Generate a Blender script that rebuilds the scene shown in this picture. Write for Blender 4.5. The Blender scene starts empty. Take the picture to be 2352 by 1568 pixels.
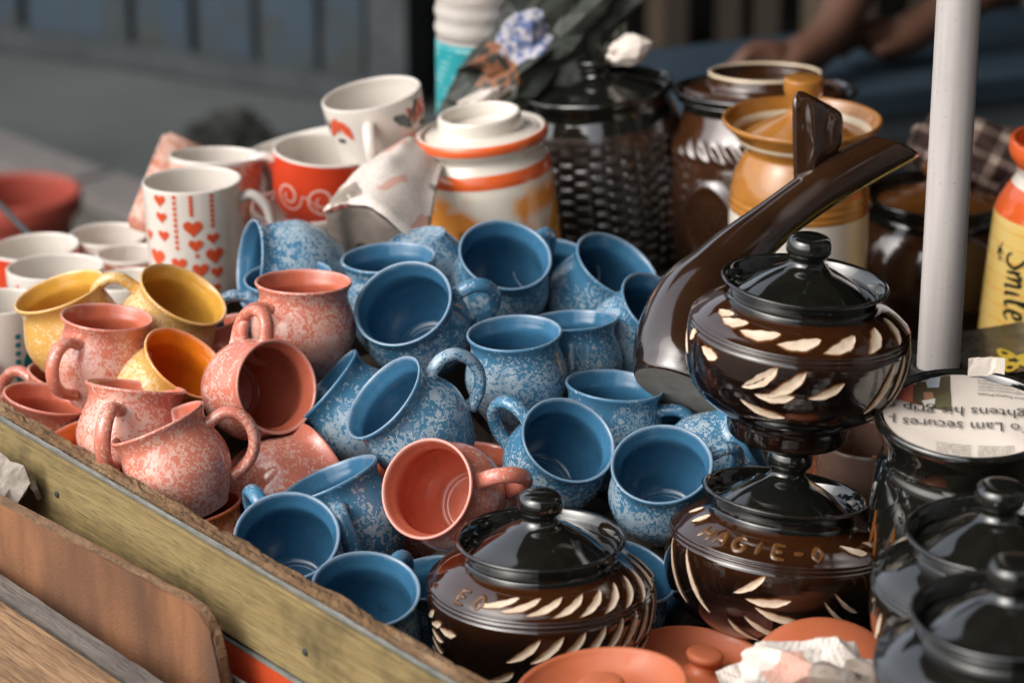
import bpy, bmesh, math, random
from mathutils import Vector, Matrix, noise
from mathutils.geometry import tessellate_polygon
random.seed(7)
R = math.radians
SC = bpy.context.scene
COL = SC.collection

# ------------------------------------------------------------------ camera, world, sun, exposure
CAM = Vector((0, 0, 1.8)); PITCH = R(21); FPX = 6533.0        # focal length in 2352-wide picture units
cd = bpy.data.cameras.new('camera'); cam = bpy.data.objects.new('camera', cd); COL.objects.link(cam)
cam.location = CAM; cam.rotation_euler = (R(90) - PITCH, 0, 0)
cd.lens = 100.0; cd.sensor_width = 36.0; cd.clip_start = 0.05; cd.clip_end = 500
cd.dof.use_dof = True; cd.dof.focus_distance = 2.24; cd.dof.aperture_fstop = 5.0
SC.camera = cam
SUN_EL, SUN_AZ = 42, 212        # degrees; azimuth measured from +X counter-clockwise (sun stands up-left behind the camera)
w = bpy.data.worlds.new('World'); SC.world = w; w.use_nodes = True
nt = w.node_tree; bg = nt.nodes['Background']; sky = nt.nodes.new('ShaderNodeTexSky')
sky.sky_type = 'NISHITA'; sky.sun_disc = False; sky.sun_elevation = R(SUN_EL); sky.sun_rotation = R(90 - SUN_AZ)
sky.dust_density = 4.0; sky.ozone_density = 1.0; sky.air_density = 1.0
hs = nt.nodes.new('ShaderNodeHueSaturation'); hs.inputs['Saturation'].default_value = .38      # hazy, whitish sky
nt.links.new(sky.outputs[0], hs.inputs['Color']); nt.links.new(hs.outputs[0], bg.inputs[0]); bg.inputs[1].default_value = 0.15
sd = bpy.data.lights.new('sun', 'SUN'); sd.energy = 0.5; sd.angle = R(60); sd.color = (1.0, 0.94, 0.86)
sun = bpy.data.objects.new('sun', sd); COL.objects.link(sun)
sdir = Vector((math.cos(R(SUN_EL)) * math.cos(R(SUN_AZ)), math.cos(R(SUN_EL)) * math.sin(R(SUN_AZ)), math.sin(R(SUN_EL))))
sun.rotation_euler = sdir.to_track_quat('Z', 'Y').to_euler()
SC.view_settings.view_transform = 'Standard'; SC.view_settings.look = 'None'
SC.view_settings.exposure = 0.92; SC.view_settings.gamma = 1.0

# ------------------------------------------------------------------ helpers: space
FW = Vector((0, math.cos(PITCH), -math.sin(PITCH))); UP = Vector((0, math.sin(PITCH), math.cos(PITCH))); RT = Vector((1, 0, 0))
def ray(px, py): return FW + RT * ((px - 1176) / FPX) + UP * ((784 - py) / FPX)
def at(px, py, t): return CAM + ray(px, py) * t
def on_z(px, py, z):
    d = ray(px, py); return CAM + d * ((z - CAM.z) / d.z)
def lframe(px, py):
    f = ray(px, py).normalized(); r = f.cross(Vector((0, 0, 1))).normalized(); return r, r.cross(f), -f
def axes(px, py, mouth, ratio, handle):
    r, u, b = lframe(px, py); m = Vector(mouth).normalized(); q = math.sqrt(1 - ratio * ratio)
    a = (r * m.x + u * m.y) * q + b * ratio
    h = r * handle[0] + u * handle[1] + b * handle[2]; h = (h - a * h.dot(a)).normalized()
    return a, h
def mat_from(h, a, loc, s=1.0):
    k = a.cross(h); m = Matrix((h * s, k * s, a * s)).transposed().to_4x4(); m.translation = loc; return m

# ------------------------------------------------------------------ helpers: objects
def link(o, parent=None):
    COL.objects.link(o)
    if parent is not None: o.parent = parent
    return o
def mesh(name, verts, faces, mats, parent=None, smooth=True, slots=None, me=None):
    if me is None:
        me = bpy.data.meshes.new(name); me.from_pydata([tuple(v) for v in verts], [], faces)
        for m in (mats if isinstance(mats, (list, tuple)) else [mats]): me.materials.append(m)
        if slots: me.polygons.foreach_set('material_index', slots)
        me.polygons.foreach_set('use_smooth', [smooth] * len(me.polygons)); me.update()
    return link(bpy.data.objects.new(name, me), parent)
def from_bm(name, bm, mats, parent=None, smooth=False):
    me = bpy.data.meshes.new(name); bmesh.ops.recalc_face_normals(bm, faces=bm.faces); bm.to_mesh(me); bm.free()
    for m in (mats if isinstance(mats, (list, tuple)) else [mats]): me.materials.append(m)
    me.polygons.foreach_set('use_smooth', [smooth] * len(me.polygons))
    return link(bpy.data.objects.new(name, me), parent)
def thing(name, label, cat, loc=(0, 0, 0), group=None, matrix=None):
    o = bpy.data.objects.new(name, None); COL.objects.link(o); o.empty_display_size = .02
    if matrix is not None: o.matrix_world = matrix
    else: o.location = loc
    return tag(o, label, cat, group)
def tag(o, label, cat, group=None, kind=None):
    if label: o['label'] = label
    if cat: o['category'] = cat
    if group: o['group'] = group
    if kind: o['kind'] = kind
    return o
def struct(o, label=None):
    o['kind'] = 'structure'
    if label: o['label'] = label
    return o
def box(name, size, m, parent=None, loc=(0, 0, 0), rot=(0, 0, 0), bev=0.0, seg=2, jit=0.0):
    bm = bmesh.new(); bmesh.ops.create_cube(bm, size=1.0)
    for v in bm.verts: v.co = Vector((v.co.x * size[0], v.co.y * size[1], v.co.z * size[2]))
    if bev: bmesh.ops.bevel(bm, geom=bm.edges[:], offset=bev, segments=seg, affect='EDGES')
    o = from_bm(name, bm, m, parent); o.location = loc; o.rotation_euler = rot
    return o

# ------------------------------------------------------------------ helpers: shapes
def crom(pts, n=4, closed=False):
    P = [Vector(p) for p in pts]; out = []; N = len(P)
    for i in range(N if closed else N - 1):
        p1, p2 = P[i], P[(i + 1) % N]
        p0 = P[i - 1] if (i > 0 or closed) else p1 * 2 - p2
        p3 = P[(i + 2) % N] if (i + 2 < N or closed) else p2 * 2 - p1
        for k in range(n):
            t = k / n
            out.append(((p1 * 2) + (p2 - p0) * t + (p0 * 2 - p1 * 5 + p2 * 4 - p3) * t * t + (p1 * 3 - p0 - p2 * 3 + p3) * t ** 3) * .5)
    if not closed: out.append(P[-1])
    return out
def lathe(prof, segs=72, slot=None, disp=None, wob=0.004, seed=0.0):
    """prof: list of (r, z) from bottom centre round to the inside. slot(i, r, z) -> material index."""
    vs, fs, sl = [], [], []; n = len(prof)
    for i, (r, z) in enumerate(prof):
        for k in range(segs):
            th = 2 * math.pi * k / segs
            rr = r * (1 + wob * math.sin(2 * th + seed * 3) + wob * .5 * math.sin(3 * th + seed * 7))
            if disp: rr += disp(th, z, r, i)
            vs.append((rr * math.cos(th), rr * math.sin(th), z))
    for i in range(n - 1):
        for k in range(segs):
            a, b = i * segs + k, i * segs + (k + 1) % segs
            fs.append((a, b, b + segs, a + segs))
            sl.append(slot(i, prof[i][0], prof[i][1]) if slot else 0)
    return vs, fs, sl
def smooth_prof(p, n=4): return [(max(v.x, 0.00005), v.y) for v in crom([(a, b) for a, b in p], n)]
class Surf:
    """outer surface of a turned pot, addressed by angle from the camera side and arc length along the profile"""
    def __init__(s, prof):
        s.p = [Vector(q) for q in prof]; s.s = [0]
        for a, b in zip(s.p, s.p[1:]): s.s.append(s.s[-1] + (b - a).length)
    def s_of(s, z):
        for i in range(len(s.p) - 1):
            z0, z1 = s.p[i].y, s.p[i + 1].y
            if min(z0, z1) <= z <= max(z0, z1) and abs(z1 - z0) > 1e-9: return s.s[i] + (z - z0) / (z1 - z0) * (s.s[i + 1] - s.s[i])
        return s.s[-1]
    def ev(s, q):
        q = min(max(q, 0), s.s[-1] - 1e-6)
        for i in range(len(s.s) - 1):
            if s.s[i] <= q <= s.s[i + 1]:
                f = (q - s.s[i]) / max(s.s[i + 1] - s.s[i], 1e-9); d = (s.p[i + 1] - s.p[i]).normalized()
                return s.p[i].lerp(s.p[i + 1], f), Vector((d.y, -d.x))
        return s.p[-1], Vector((1, 0))
    def pt(s, phi, s0, a, b, off):
        """phi degrees to the right of the side facing -Y; a metres round, b metres up along the profile"""
        c, _ = s.ev(s0); p, n = s.ev(s0 + b)
        th = R(-90 + phi) + a / max(c.x, .005)
        r = p.x + n.x * off; return Vector((r * math.cos(th), r * math.sin(th), p.y + n.y * off))
def leaf(surf, phi, z, ln, wd, ang, off=.0006, n=10, dome=.0, sharp=.75):
    s0 = surf.s_of(z); ca, sa = math.cos(R(ang)), math.sin(R(ang)); vs, fs = [], []
    for i in range(n + 1):
        u = -1 + 2 * i / n; hw = wd / 2 * max(0.02, (1 - u * u)) ** sharp * (1 + .22 * u) * (1 + .10 * math.sin(9 * u + phi))
        for j, v in enumerate((-1, -.5, 0, .5, 1)):
            x, y = u * ln / 2, hw * v + .07 * ln * (u * u - .3)
            vs.append(surf.pt(phi, s0, x * ca - y * sa, x * sa + y * ca, off + dome * (1 - v * v)))
    for i in range(n):
        for j in range(4): a = i * 5 + j; fs.append((a, a + 5, a + 6, a + 1))
    return vs, fs
def ribbon(surf, phi, z, pts, width, off=.0006, rot=0, n=4, round_=0.0):
    """brush stroke along pts (metres, x round / y up) laid on the pot"""
    s0 = surf.s_of(z); P = crom([(p[0], p[1]) for p in pts], n); vs, fs = [], []; ca, sa = math.cos(R(rot)), math.sin(R(rot))
    N = len(P)
    for i, p in enumerate(P):
        d = (P[min(i + 1, N - 1)] - P[max(i - 1, 0)]).normalized(); nn = Vector((-d.y, d.x))
        e = min(1, .45 + 3 * min(i, N - 1 - i) / N)
        for v in (-1, -.4, .4, 1):
            q = p + nn * (v * width / 2 * e); vs.append(surf.pt(phi, s0, q.x * ca - q.y * sa, q.x * sa + q.y * ca, off + round_ * (1 - v * v)))
    for i in range(N - 1):
        for j in range(3): a = i * 4 + j; fs.append((a, a + 4, a + 5, a + 1))
    return vs, fs
def blob(surf, phi, z, poly, off=.0006, rings=4):
    """star-shaped flat print (metres) laid on the pot"""
    s0 = surf.s_of(z); cx = sum(p[0] for p in poly) / len(poly); cy = sum(p[1] for p in poly) / len(poly); n = len(poly)
    vs = [surf.pt(phi, s0, cx, cy, off)]; fs = []
    for k in range(1, rings + 1):
        f = k / rings
        for p in poly: vs.append(surf.pt(phi, s0, cx + (p[0] - cx) * f, cy + (p[1] - cy) * f, off))
    for i in range(n):
        j = (i + 1) % n; fs.append((0, 1 + i, 1 + j))
        for k in range(rings - 1): fs.append((1 + k * n + i, 1 + (k + 1) * n + i, 1 + (k + 1) * n + j, 1 + k * n + j))
    return vs, fs
def joined(parts):
    V, Fc = [], []
    for vs, fs in parts:
        o = len(V); V += [tuple(v) for v in vs]; Fc += [tuple(i + o for i in f) for f in fs]
    return V, Fc
def heart(sz):
    out = []
    for k in range(28):
        t = 2 * math.pi * k / 28
        out.append((sz * .5 * 16 * math.sin(t) ** 3 / 16, sz * .5 * (13 * math.cos(t) - 5 * math.cos(2 * t) - 2 * math.cos(3 * t) - math.cos(4 * t)) / 16))
    return out
def disc(sz, n=12): return [(sz / 2 * math.cos(2 * math.pi * k / n), sz / 2 * math.sin(2 * math.pi * k / n)) for k in range(n)]
def tube(path, radii, segs=14, flat=1.0, upv=Vector((0, 1, 0)), caps=True, closed=False):
    """swept tube; radii per point (in plane), out-of-plane radius multiplied by flat"""
    P = [Vector(p) for p in path]; N = len(P); vs, fs = [], []
    for i, p in enumerate(P):
        d = (P[min(i + 1, N - 1)] - P[max(i - 1, 0)]).normalized(); s = upv - d * upv.dot(d)
        s = s.normalized() if s.length > 1e-6 else d.orthogonal().normalized(); n = s.cross(d); r = radii[i] if isinstance(radii, (list, tuple)) else radii
        for k in range(segs):
            a = 2 * math.pi * k / segs; vs.append(p + n * (r * math.cos(a)) + s * (r * flat * math.sin(a)))
    for i in range(N - 1):
        for k in range(segs):
            a, b = i * segs + k, i * segs + (k + 1) % segs; fs.append((a, b, b + segs, a + segs))
    if caps:
        fs.append(tuple(reversed(range(segs)))); fs.append(tuple((N - 1) * segs + k for k in range(segs)))
    return vs, fs
def text_mesh(body, size, align='CENTER'):
    c = bpy.data.curves.new('t', 'FONT'); c.body = body; c.size = size; c.align_x = align; c.resolution_u = 2
    o = bpy.data.objects.new('t', c); me = bpy.data.meshes.new_from_object(o); vs = [v.co.copy() for v in me.vertices]; fs = [tuple(p.vertices) for p in me.polygons]
    bpy.data.meshes.remove(me); bpy.data.objects.remove(o); bpy.data.curves.remove(c); return vs, fs

# ------------------------------------------------------------------ materials
class N:
    def __init__(s, name):
        s.m = bpy.data.materials.new(name); s.m.use_nodes = True; s.t = s.m.node_tree; s.b = s.t.nodes['Principled BSDF']
    def new(s, typ, **kw):
        n = s.t.nodes.new(typ)
        for k, v in kw.items():
            if k.startswith('i_'):
                key = k[2:]; key = int(key) if key.isdigit() else key.replace('_', ' '); n.inputs[key].default_value = v
            else: setattr(n, k, v)
        return n
    def l(s, a, b): s.t.links.new(a, b)
    def coords(s, rand=True, scale=(1, 1, 1)):
        tc = s.new('ShaderNodeTexCoord'); mp = s.new('ShaderNodeMapping'); s.l(tc.outputs['Object'], mp.inputs[0]); mp.inputs['Scale'].default_value = scale
        if rand:
            oi = s.new('ShaderNodeObjectInfo'); vm = s.new('ShaderNodeVectorMath', operation='SCALE'); cb = s.new('ShaderNodeCombineXYZ')
            for i in range(3): s.l(oi.outputs['Random'], cb.inputs[i])
            s.l(cb.outputs[0], vm.inputs[0]); vm.inputs['Scale'].default_value = 23.7; s.l(vm.outputs[0], mp.inputs['Location'])
        return tc, mp.outputs[0]
    def noise(s, vec, scale, detail=2.0, rough=.5, dist=0.0):
        n = s.new('ShaderNodeTexNoise'); n.inputs['Scale'].default_value = scale; n.inputs['Detail'].default_value = detail
        n.inputs['Roughness'].default_value = rough; n.inputs['Distortion'].default_value = dist; s.l(vec, n.inputs['Vector']); return n.outputs['Fac']
    def ramp(s, fac, stops):
        r = s.new('ShaderNodeValToRGB'); s.l(fac, r.inputs[0]); el = r.color_ramp.elements
        while len(el) < len(stops): el.new(.5)
        for e, (p, c) in zip(el, stops): e.position = p; e.color = c if len(c) == 4 else (*c, 1)
        return r.outputs[0]
    def mix(s, fac, a, b, blend='MIX'):
        n = s.new('ShaderNodeMix', data_type='RGBA', blend_type=blend)
        for sock, v in ((n.inputs[0], fac), (n.inputs[6], a), (n.inputs[7], b)):
            if isinstance(v, (float, int)): sock.default_value = v
            elif isinstance(v, tuple): sock.default_value = (*v, 1)
            else: s.l(v, sock)
        return n.outputs[2]
    def math(s, op, a, b=None, clamp=False):
        n = s.new('ShaderNodeMath', operation=op, use_clamp=clamp)
        for i, v in enumerate((a, b)):
            if v is None: continue
            if isinstance(v, (float, int)): n.inputs[i].default_value = v
            else: s.l(v, n.inputs[i])
        return n.outputs[0]
    def bump(s, h, strength, dist=.001):
        b = s.new('ShaderNodeBump'); b.inputs['Strength'].default_value = strength; b.inputs['Distance'].default_value = dist; s.l(h, b.inputs['Height']); s.l(b.outputs[0], s.b.inputs['Normal'])
    def fin(s, col=None, rough=.5, spec=.5, metal=0.0, coat=0.0):
        if col is not None:
            if isinstance(col, tuple): s.b.inputs['Base Color'].default_value = (*col, 1)
            else: s.l(col, s.b.inputs['Base Color'])
        if isinstance(rough, (float, int)): s.b.inputs['Roughness'].default_value = rough
        else: s.l(rough, s.b.inputs['Roughness'])
        s.b.inputs['Specular IOR Level'].default_value = spec; s.b.inputs['Metallic'].default_value = metal; s.b.inputs['Coat Weight'].default_value = coat
        s.b.inputs['Coat Roughness'].default_value = .04
        return s.m
def glaze(name, col, rough=.14, var=.12, col2=None, scale=14, spec=.5, coat=.3, bump=.05):
    """plain glazed ceramic with faint pooling of the glaze"""
    n = N(name); _, v = n.coords(); f = n.noise(v, scale, 3, .6)
    c2 = col2 or tuple(c * (1 - 2.2 * var) for c in col); c1 = tuple(min(1, c * (1 + var)) for c in col)
    c = n.mix(n.math('MULTIPLY_ADD', f, 1.0), c1, c2) if False else n.mix(f, c1, c2)
    rr = n.ramp(n.noise(v, 60, 2), [(.35, (rough * .8,) * 3), (.75, (min(1, rough * 1.6),) * 3)])
    n.bump(n.noise(v, 45, 2), bump, .002)
    return n.fin(c, rr, spec, 0, coat)
def speckle(name, base, fleck, base2, amount=.025, zlo=.82, top=True):
    """mottled glaze: pale curled flecks, dense on the belly and thinning out below the rim"""
    n = N(name); tc, v = n.coords(); sx = n.new('ShaderNodeSeparateXYZ'); n.l(tc.outputs['Object'], sx.inputs[0])
    n1 = n.noise(v, 190, 1.5, .5, 1.6); n2 = n.noise(v, 22, 2, .5); n3 = n.noise(v, 460, 1, .4, .8); oi_ = n.new('ShaderNodeObjectInfo')
    z = n.math('DIVIDE', sx.outputs[2], .082)
    zm = n.new('ShaderNodeMapRange'); n.l(z, zm.inputs[0])
    for i, q in ((1, .66), (2, .99), (3, 0.0), (4, .20)): zm.inputs[i].default_value = q
    f = n.math('ADD', n1, n.math('MULTIPLY', n.math('SUBTRACT', n2, .5), .58))
    f = n.math('ADD', f, n.math('MULTIPLY', n.math('SUBTRACT', n3, .5), .20))
    if top: f = n.math('SUBTRACT', f, zm.outputs[0])
    f = n.math('ADD', f, n.math('ADD', n.math('MULTIPLY', oi_.outputs['Random'], .11), amount - .05))
    m = n.ramp(f, [(.482, (0, 0, 0)), (.525, (1, 1, 1))]); m2 = n.math('MULTIPLY', m, n.ramp(n.noise(v, 80, 2), [(.3, (.45,) * 3), (.65, (.86,) * 3)]))
    bc = n.mix(n.noise(v, 18, 2), base, base2); c = n.mix(m2, bc, fleck)
    rr = n.ramp(n.noise(v, 70, 2), [(.35, (.12,) * 3), (.75, (.24,) * 3)])
    n.bump(n.math('ADD', n.noise(v, 55, 2), n.math('MULTIPLY', m, .12)), .10, .0015)
    return n.fin(c, rr, .5, 0, .25)

def inner(name, col):
    """inside glaze: thin and pale over the lip, pooled darker low down, with faint crazing and dust specks"""
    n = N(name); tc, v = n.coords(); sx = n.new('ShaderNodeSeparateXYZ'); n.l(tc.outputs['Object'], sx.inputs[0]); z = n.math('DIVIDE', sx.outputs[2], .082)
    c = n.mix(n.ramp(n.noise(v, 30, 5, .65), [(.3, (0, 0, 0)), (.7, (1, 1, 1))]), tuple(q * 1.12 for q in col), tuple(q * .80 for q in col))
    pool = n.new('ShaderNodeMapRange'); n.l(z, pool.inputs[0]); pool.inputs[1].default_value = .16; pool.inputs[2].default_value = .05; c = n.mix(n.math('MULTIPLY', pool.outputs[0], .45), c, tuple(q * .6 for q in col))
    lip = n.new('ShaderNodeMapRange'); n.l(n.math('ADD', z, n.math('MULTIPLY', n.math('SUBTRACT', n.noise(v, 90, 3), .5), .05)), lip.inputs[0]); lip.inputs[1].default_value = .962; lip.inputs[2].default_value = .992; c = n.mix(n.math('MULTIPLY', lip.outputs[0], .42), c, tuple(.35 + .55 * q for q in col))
    vo = n.new('ShaderNodeTexVoronoi', feature='DISTANCE_TO_EDGE'); vo.inputs['Scale'].default_value = 42; n.l(v, vo.inputs['Vector']); cz = n.math('MULTIPLY', n.ramp(vo.outputs['Distance'], [(.0, (1, 1, 1)), (.012, (0, 0, 0))]), n.ramp(n.noise(v, 20, 2), [(.56, (0, 0, 0)), (.62, (.5,) * 3)])); c = n.mix(cz, c, tuple(q * .45 for q in col))
    sp = n.ramp(n.noise(v, 520, 1), [(.73, (0, 0, 0)), (.76, (.5,) * 3)]); c = n.mix(sp, c, tuple(.25 + .6 * q for q in col))
    rr = n.ramp(n.noise(v, 50, 3), [(.35, (.11,) * 3), (.75, (.30,) * 3)]); n.bump(n.math('ADD', n.noise(v, 40, 3), n.math('MULTIPLY', n.math('SINE', n.math('MULTIPLY', sx.outputs[2], 1500.0)), .08)), .12, .002); return n.fin(c, rr, .5, 0, .2)
def rough_mat(name, c1, c2, scale=8, rough=.8, bump=.3, bscale=60, bdist=.002, spec=.3, stretch=(1, 1, 1), rand=True, detail=5, c3=None):
    n = N(name); _, v = n.coords(rand, stretch); f = n.noise(v, scale, detail, .6); c = n.mix(n.ramp(f, [(.35, (0, 0, 0)), (.68, (1, 1, 1))]), c1, c2)
    if c3: c = n.mix(n.ramp(n.noise(v, scale * .3, 3), [(.5, (0, 0, 0)), (.7, (1, 1, 1))]), c, c3)
    n.bump(n.noise(v, bscale, 4), bump, bdist); return n.fin(c, rough, spec)
def wood(name, c1, c2, dark, scale=1.0, stretch=(2.2, 40, 40), rough=.6, stain=.5, bump=.35):
    """long grain along local X"""
    n = N(name); tc, v = n.coords(True, stretch); _, v2 = n.coords(True, (1, 1, 1))
    g = n.noise(v, 3.2 * scale, 6, .62, .6); fine = n.noise(v, 14 * scale, 4, .6)
    c = n.mix(n.ramp(g, [(.32, (0, 0, 0)), (.66, (1, 1, 1))]), c1, c2); c = n.mix(n.ramp(fine, [(.5, (0, 0, 0)), (.72, (.75,) * 3)]), c, dark)
    st = n.ramp(n.noise(v2, 13, 5, .65), [(.50, (0, 0, 0)), (.72, (stain,) * 3)]); c = n.mix(st, c, dark)
    n.bump(n.math('ADD', g, fine), bump, .0012); return n.fin(c, rough, .35)

M = {}
M['asphalt'] = rough_mat('asphalt', (.048, .056, .055), (.073, .082, .080), 1.6, .9, .5, 220, .003, rand=False, c3=(.095, .102, .098))
M['pavement'] = rough_mat('pavement', (.060, .058, .048), (.105, .10, .088), 4, .9, .6, 90, .01, rand=False, c3=(.052, .046, .034))
M['kerb'] = rough_mat('kerb_concrete', (.115, .105, .10), (.17, .155, .148), 6, .85, .4, 120, .003)
def wall_mat():
    n = N('weathered_blue_sheet'); tc, v = n.coords(); _, w2 = n.coords(False); sx = n.new('ShaderNodeSeparateXYZ'); n.l(tc.outputs['Object'], sx.inputs[0])
    c = n.mix(n.ramp(n.noise(v, 3, 4), [(.3, (0, 0, 0)), (.7, (1, 1, 1))]), (.022, .038, .056), (.034, .054, .076))
    hgt = n.math('ADD', n.math('ADD', sx.outputs[2], 1.15), n.math('MULTIPLY', n.math('SUBTRACT', n.noise(v, 6, 5, .65), .5), -.85))
    grime = n.ramp(hgt, [(-.02, (1, 1, 1)), (.16, (0, 0, 0))]); c = n.mix(n.math('MULTIPLY', grime, .85), c, (.030, .032, .026))
    n.bump(n.noise(v, 30, 3), .2, .003); return n.fin(c, .65, .3)
M['sheet'] = wall_mat()
M['post'] = rough_mat('dark_steel', (.03, .036, .04), (.05, .056, .06), 9, .6, .2)
M['shop_dark'] = rough_mat('shade_dark_plaster', (.018, .016, .013), (.030, .027, .022), 5, .85, .3)  # the shop's indoor shade is put into this wall and floor colour
M['slat_a'] = wood('pale_slat', (.19, .145, .10), (.14, .105, .075), (.06, .045, .03))
M['slat_b'] = wood('brown_slat', (.07, .055, .043), (.05, .038, .03), (.025, .018, .012))
M['table'] = rough_mat('faded_blue_paint', (.018, .032, .048), (.030, .048, .066), 6, .5, .15)
M['table_leg'] = rough_mat('grey_steel', (.13, .16, .18), (.18, .21, .23), 9, .45, .1)
M['skin'] = rough_mat('brown_skin', (.085, .040, .026), (.115, .055, .036), 9, .55, .1)
M['shirt'] = rough_mat('dark_cloth', (.025, .03, .03), (.04, .045, .045), 12, .9, .3)
M['hair'] = rough_mat('black_hair', (.01, .009, .008), (.02, .018, .015), 60, .6, .5)
M['lump'] = rough_mat('dark_sacking', (.012, .013, .012), (.026, .026, .023), 14, .95, .6)
M['tub'] = rough_mat('red_brown_plastic', (.33, .062, .04), (.25, .045, .03), 5, .5, .05)
M['rod'] = rough_mat('dull_steel_rod', (.10, .12, .13), (.15, .17, .18), 12, .4, .1)
M['rail'] = wood('tan_laminate', (.30, .225, .10), (.20, .145, .062), (.055, .043, .022), 1.2, (3, 55, 55), .5, .85, .35)
M['fibre'] = rough_mat('frayed_brown_board', (.20, .115, .055), (.11, .065, .035), 60, .95, 1.0, 240, .004, c3=(.26, .17, .10))
M['ply_dark'] = rough_mat('dark_ply_layer', (.05, .045, .038), (.10, .09, .075), 40, .9, .5, 150, .002)
M['brown_board'] = rough_mat('reddish_board', (.30, .135, .064), (.13, .060, .031), 1.1, .7, .5, 60, .003, stretch=(22, 22, 6), detail=11, c3=(.095, .052, .034))
M['brown_edge'] = rough_mat('raw_board_edge', (.25, .15, .085), (.16, .095, .055), 50, .95, .8, 200, .003)
M['grey_board'] = wood('weathered_grey_board', (.21, .185, .16), (.13, .112, .095), (.05, .042, .036), 1.3, (3, 45, 45), .8, .4, .7)
M['pine'] = wood('old_pine', (.40, .24, .125), (.17, .092, .045), (.045, .03, .02), 1.1, (2.4, 38, 38), .65, .75, .8)
M['red_sheet'] = glaze('red_painted_sheet', (.55, .075, .025), .3, .1, coat=.1)
M['steel_edge'] = rough_mat('grey_sheet_edge', (.15, .155, .14), (.24, .235, .21), 60, .5, .3, 200)
M['deck'] = wood('dark_deck', (.07, .05, .035), (.045, .032, .022), (.02, .015, .01), 1, (2, 30, 30), .85)
M['rubber'] = rough_mat('black_rubber', (.015, .015, .015), (.03, .03, .028), 20, .8, .3)
M['white_plastic'] = rough_mat('scuffed_white_plastic', (.50, .46, .445), (.43, .40, .385), 18, .42, .05, 60, .001, stretch=(1, 1, .12), c3=(.53, .48, .45))
def pole_mat():
    n = N('scuffed_white_pole'); tc, v = n.coords(False); mp = n.new('ShaderNodeMapping'); n.l(v, mp.inputs[0]); mp.inputs['Scale'].default_value = (1, 1, .04)
    c = n.mix(n.ramp(n.noise(mp.outputs[0], 190, 3), [(.35, (0, 0, 0)), (.7, (1, 1, 1))]), (.52, .475, .455), (.44, .405, .39)); c = n.mix(n.ramp(n.noise(v, 14, 5, .65), [(.55, (0, 0, 0)), (.75, (.45,) * 3)]), c, (.36, .32, .29))
    c = n.mix(n.ramp(n.noise(v, 330, 2), [(.70, (0, 0, 0)), (.74, (.7,) * 3)]), c, (.20, .17, .15)); n.bump(n.noise(mp.outputs[0], 120, 3), .25, .001); return n.fin(c, .40, .5)
M['white_plastic'] = pole_mat()
M['black_metal'] = rough_mat('black_socket', (.018, .017, .017), (.035, .032, .03), 20, .45, .2)
M['olive'] = rough_mat('olive_canopy', (.30, .30, .12), (.26, .26, .10), 5, .8, .1)
M['maroon'] = rough_mat('maroon_canopy', (.10, .03, .03), (.08, .025, .025), 5, .8, .1)
M['ochre'] = rough_mat('ochre_wall', (.24, .20, .12), (.19, .155, .10), 1.2, .9, .2, rand=False)
M['grey_wall'] = rough_mat('grey_wall', (.12, .12, .125), (.085, .085, .09), 1.2, .9, .2, rand=False)
M['pane'] = N('window_pane').fin((.02, .025, .03), .08, .5)

# ------------------------------------------------------------------ the setting
g = 60.0
struct(mesh('ground', [(-g, -g, 0), (g, -g, 0), (g, g, 0), (-g, g, 0)], [(0, 1, 2, 3)], M['asphalt']), 'dark asphalt street')
# pavement on the cart's side of the street, with a kerb along it
K0 = on_z(0, 305, .10); K1 = on_z(330, 425, .10); kd = (K1 - K0).normalized(); kn = Vector((-kd.y, kd.x, 0))  # kn points over the street
if kn.y < 0: kn = -kn
def strip(a, b, n0, n1, z0, z1):
    return [a + kn * n0 + Vector((0, 0, z0 - a.z)), b + kn * n0 + Vector((0, 0, z0 - b.z)), b + kn * n1 + Vector((0, 0, z1 - b.z)), a + kn * n1 + Vector((0, 0, z1 - a.z))]
P0, P1 = K0 - kd * 14, K0 + kd * 5.2
struct(mesh('pavement', strip(P0, P1, -9, -.14, .09, .09), [(0, 1, 2, 3)], M['pavement']), 'worn concrete pavement under the cart')
kl = 0.0; kerb_root = bpy.data.objects.new('kerb', None); COL.objects.link(kerb_root); struct(kerb_root, 'pale concrete kerb stones')
L = (P1 - P0).length; i = 0
while kl < L:
    o = box('kerb_stone', (.895, .15, .15), M['kerb'], kerb_root, P0 + kd * (kl + .45) + kn * (-.07) + Vector((0, 0, -P0.z + .035 + random.uniform(-.004, .004))), (0, 0, math.atan2(kd.y, kd.x)), .012); kl += .9
# blue sheet hoarding across the street
W0 = on_z(0, 104, 0); W1 = on_z(740, 214, 0); wd = (W1 - W0).normalized(); wn = Vector((wd.y, -wd.x, 0))
wrot = math.atan2(wd.y, wd.x)
fence = thing('sheet_hoarding', 'weathered blue-grey sheet hoarding with dark seams and grimy foot along the street', 'hoarding', W0)
seams = [-4.2, -3.7, -3.1, -2.55, -1.95, -1.4, -.95, -.55, -.22, .085, .40, .575, .745, .915, 1.04]
for a, b in zip(seams, seams[1:]):
    box('panel', (b - a - .028, .02, 2.3), M['sheet'], fence, wd * ((a + b) / 2) + Vector((0, 0, 1.17)) + wn * random.uniform(-.004, .004), (0, 0, wrot), .004)
    box('seam_strip', (.05, .02, 2.3), M['post'], fence, wd * b - wn * .02 + Vector((0, 0, 1.165)), (0, 0, wrot))
box('base_rail', (5.3, .05, .055), M['post'], fence, wd * -1.58 + wn * .03 + Vector((0, 0, .03)), (0, 0, wrot), .006)
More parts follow.
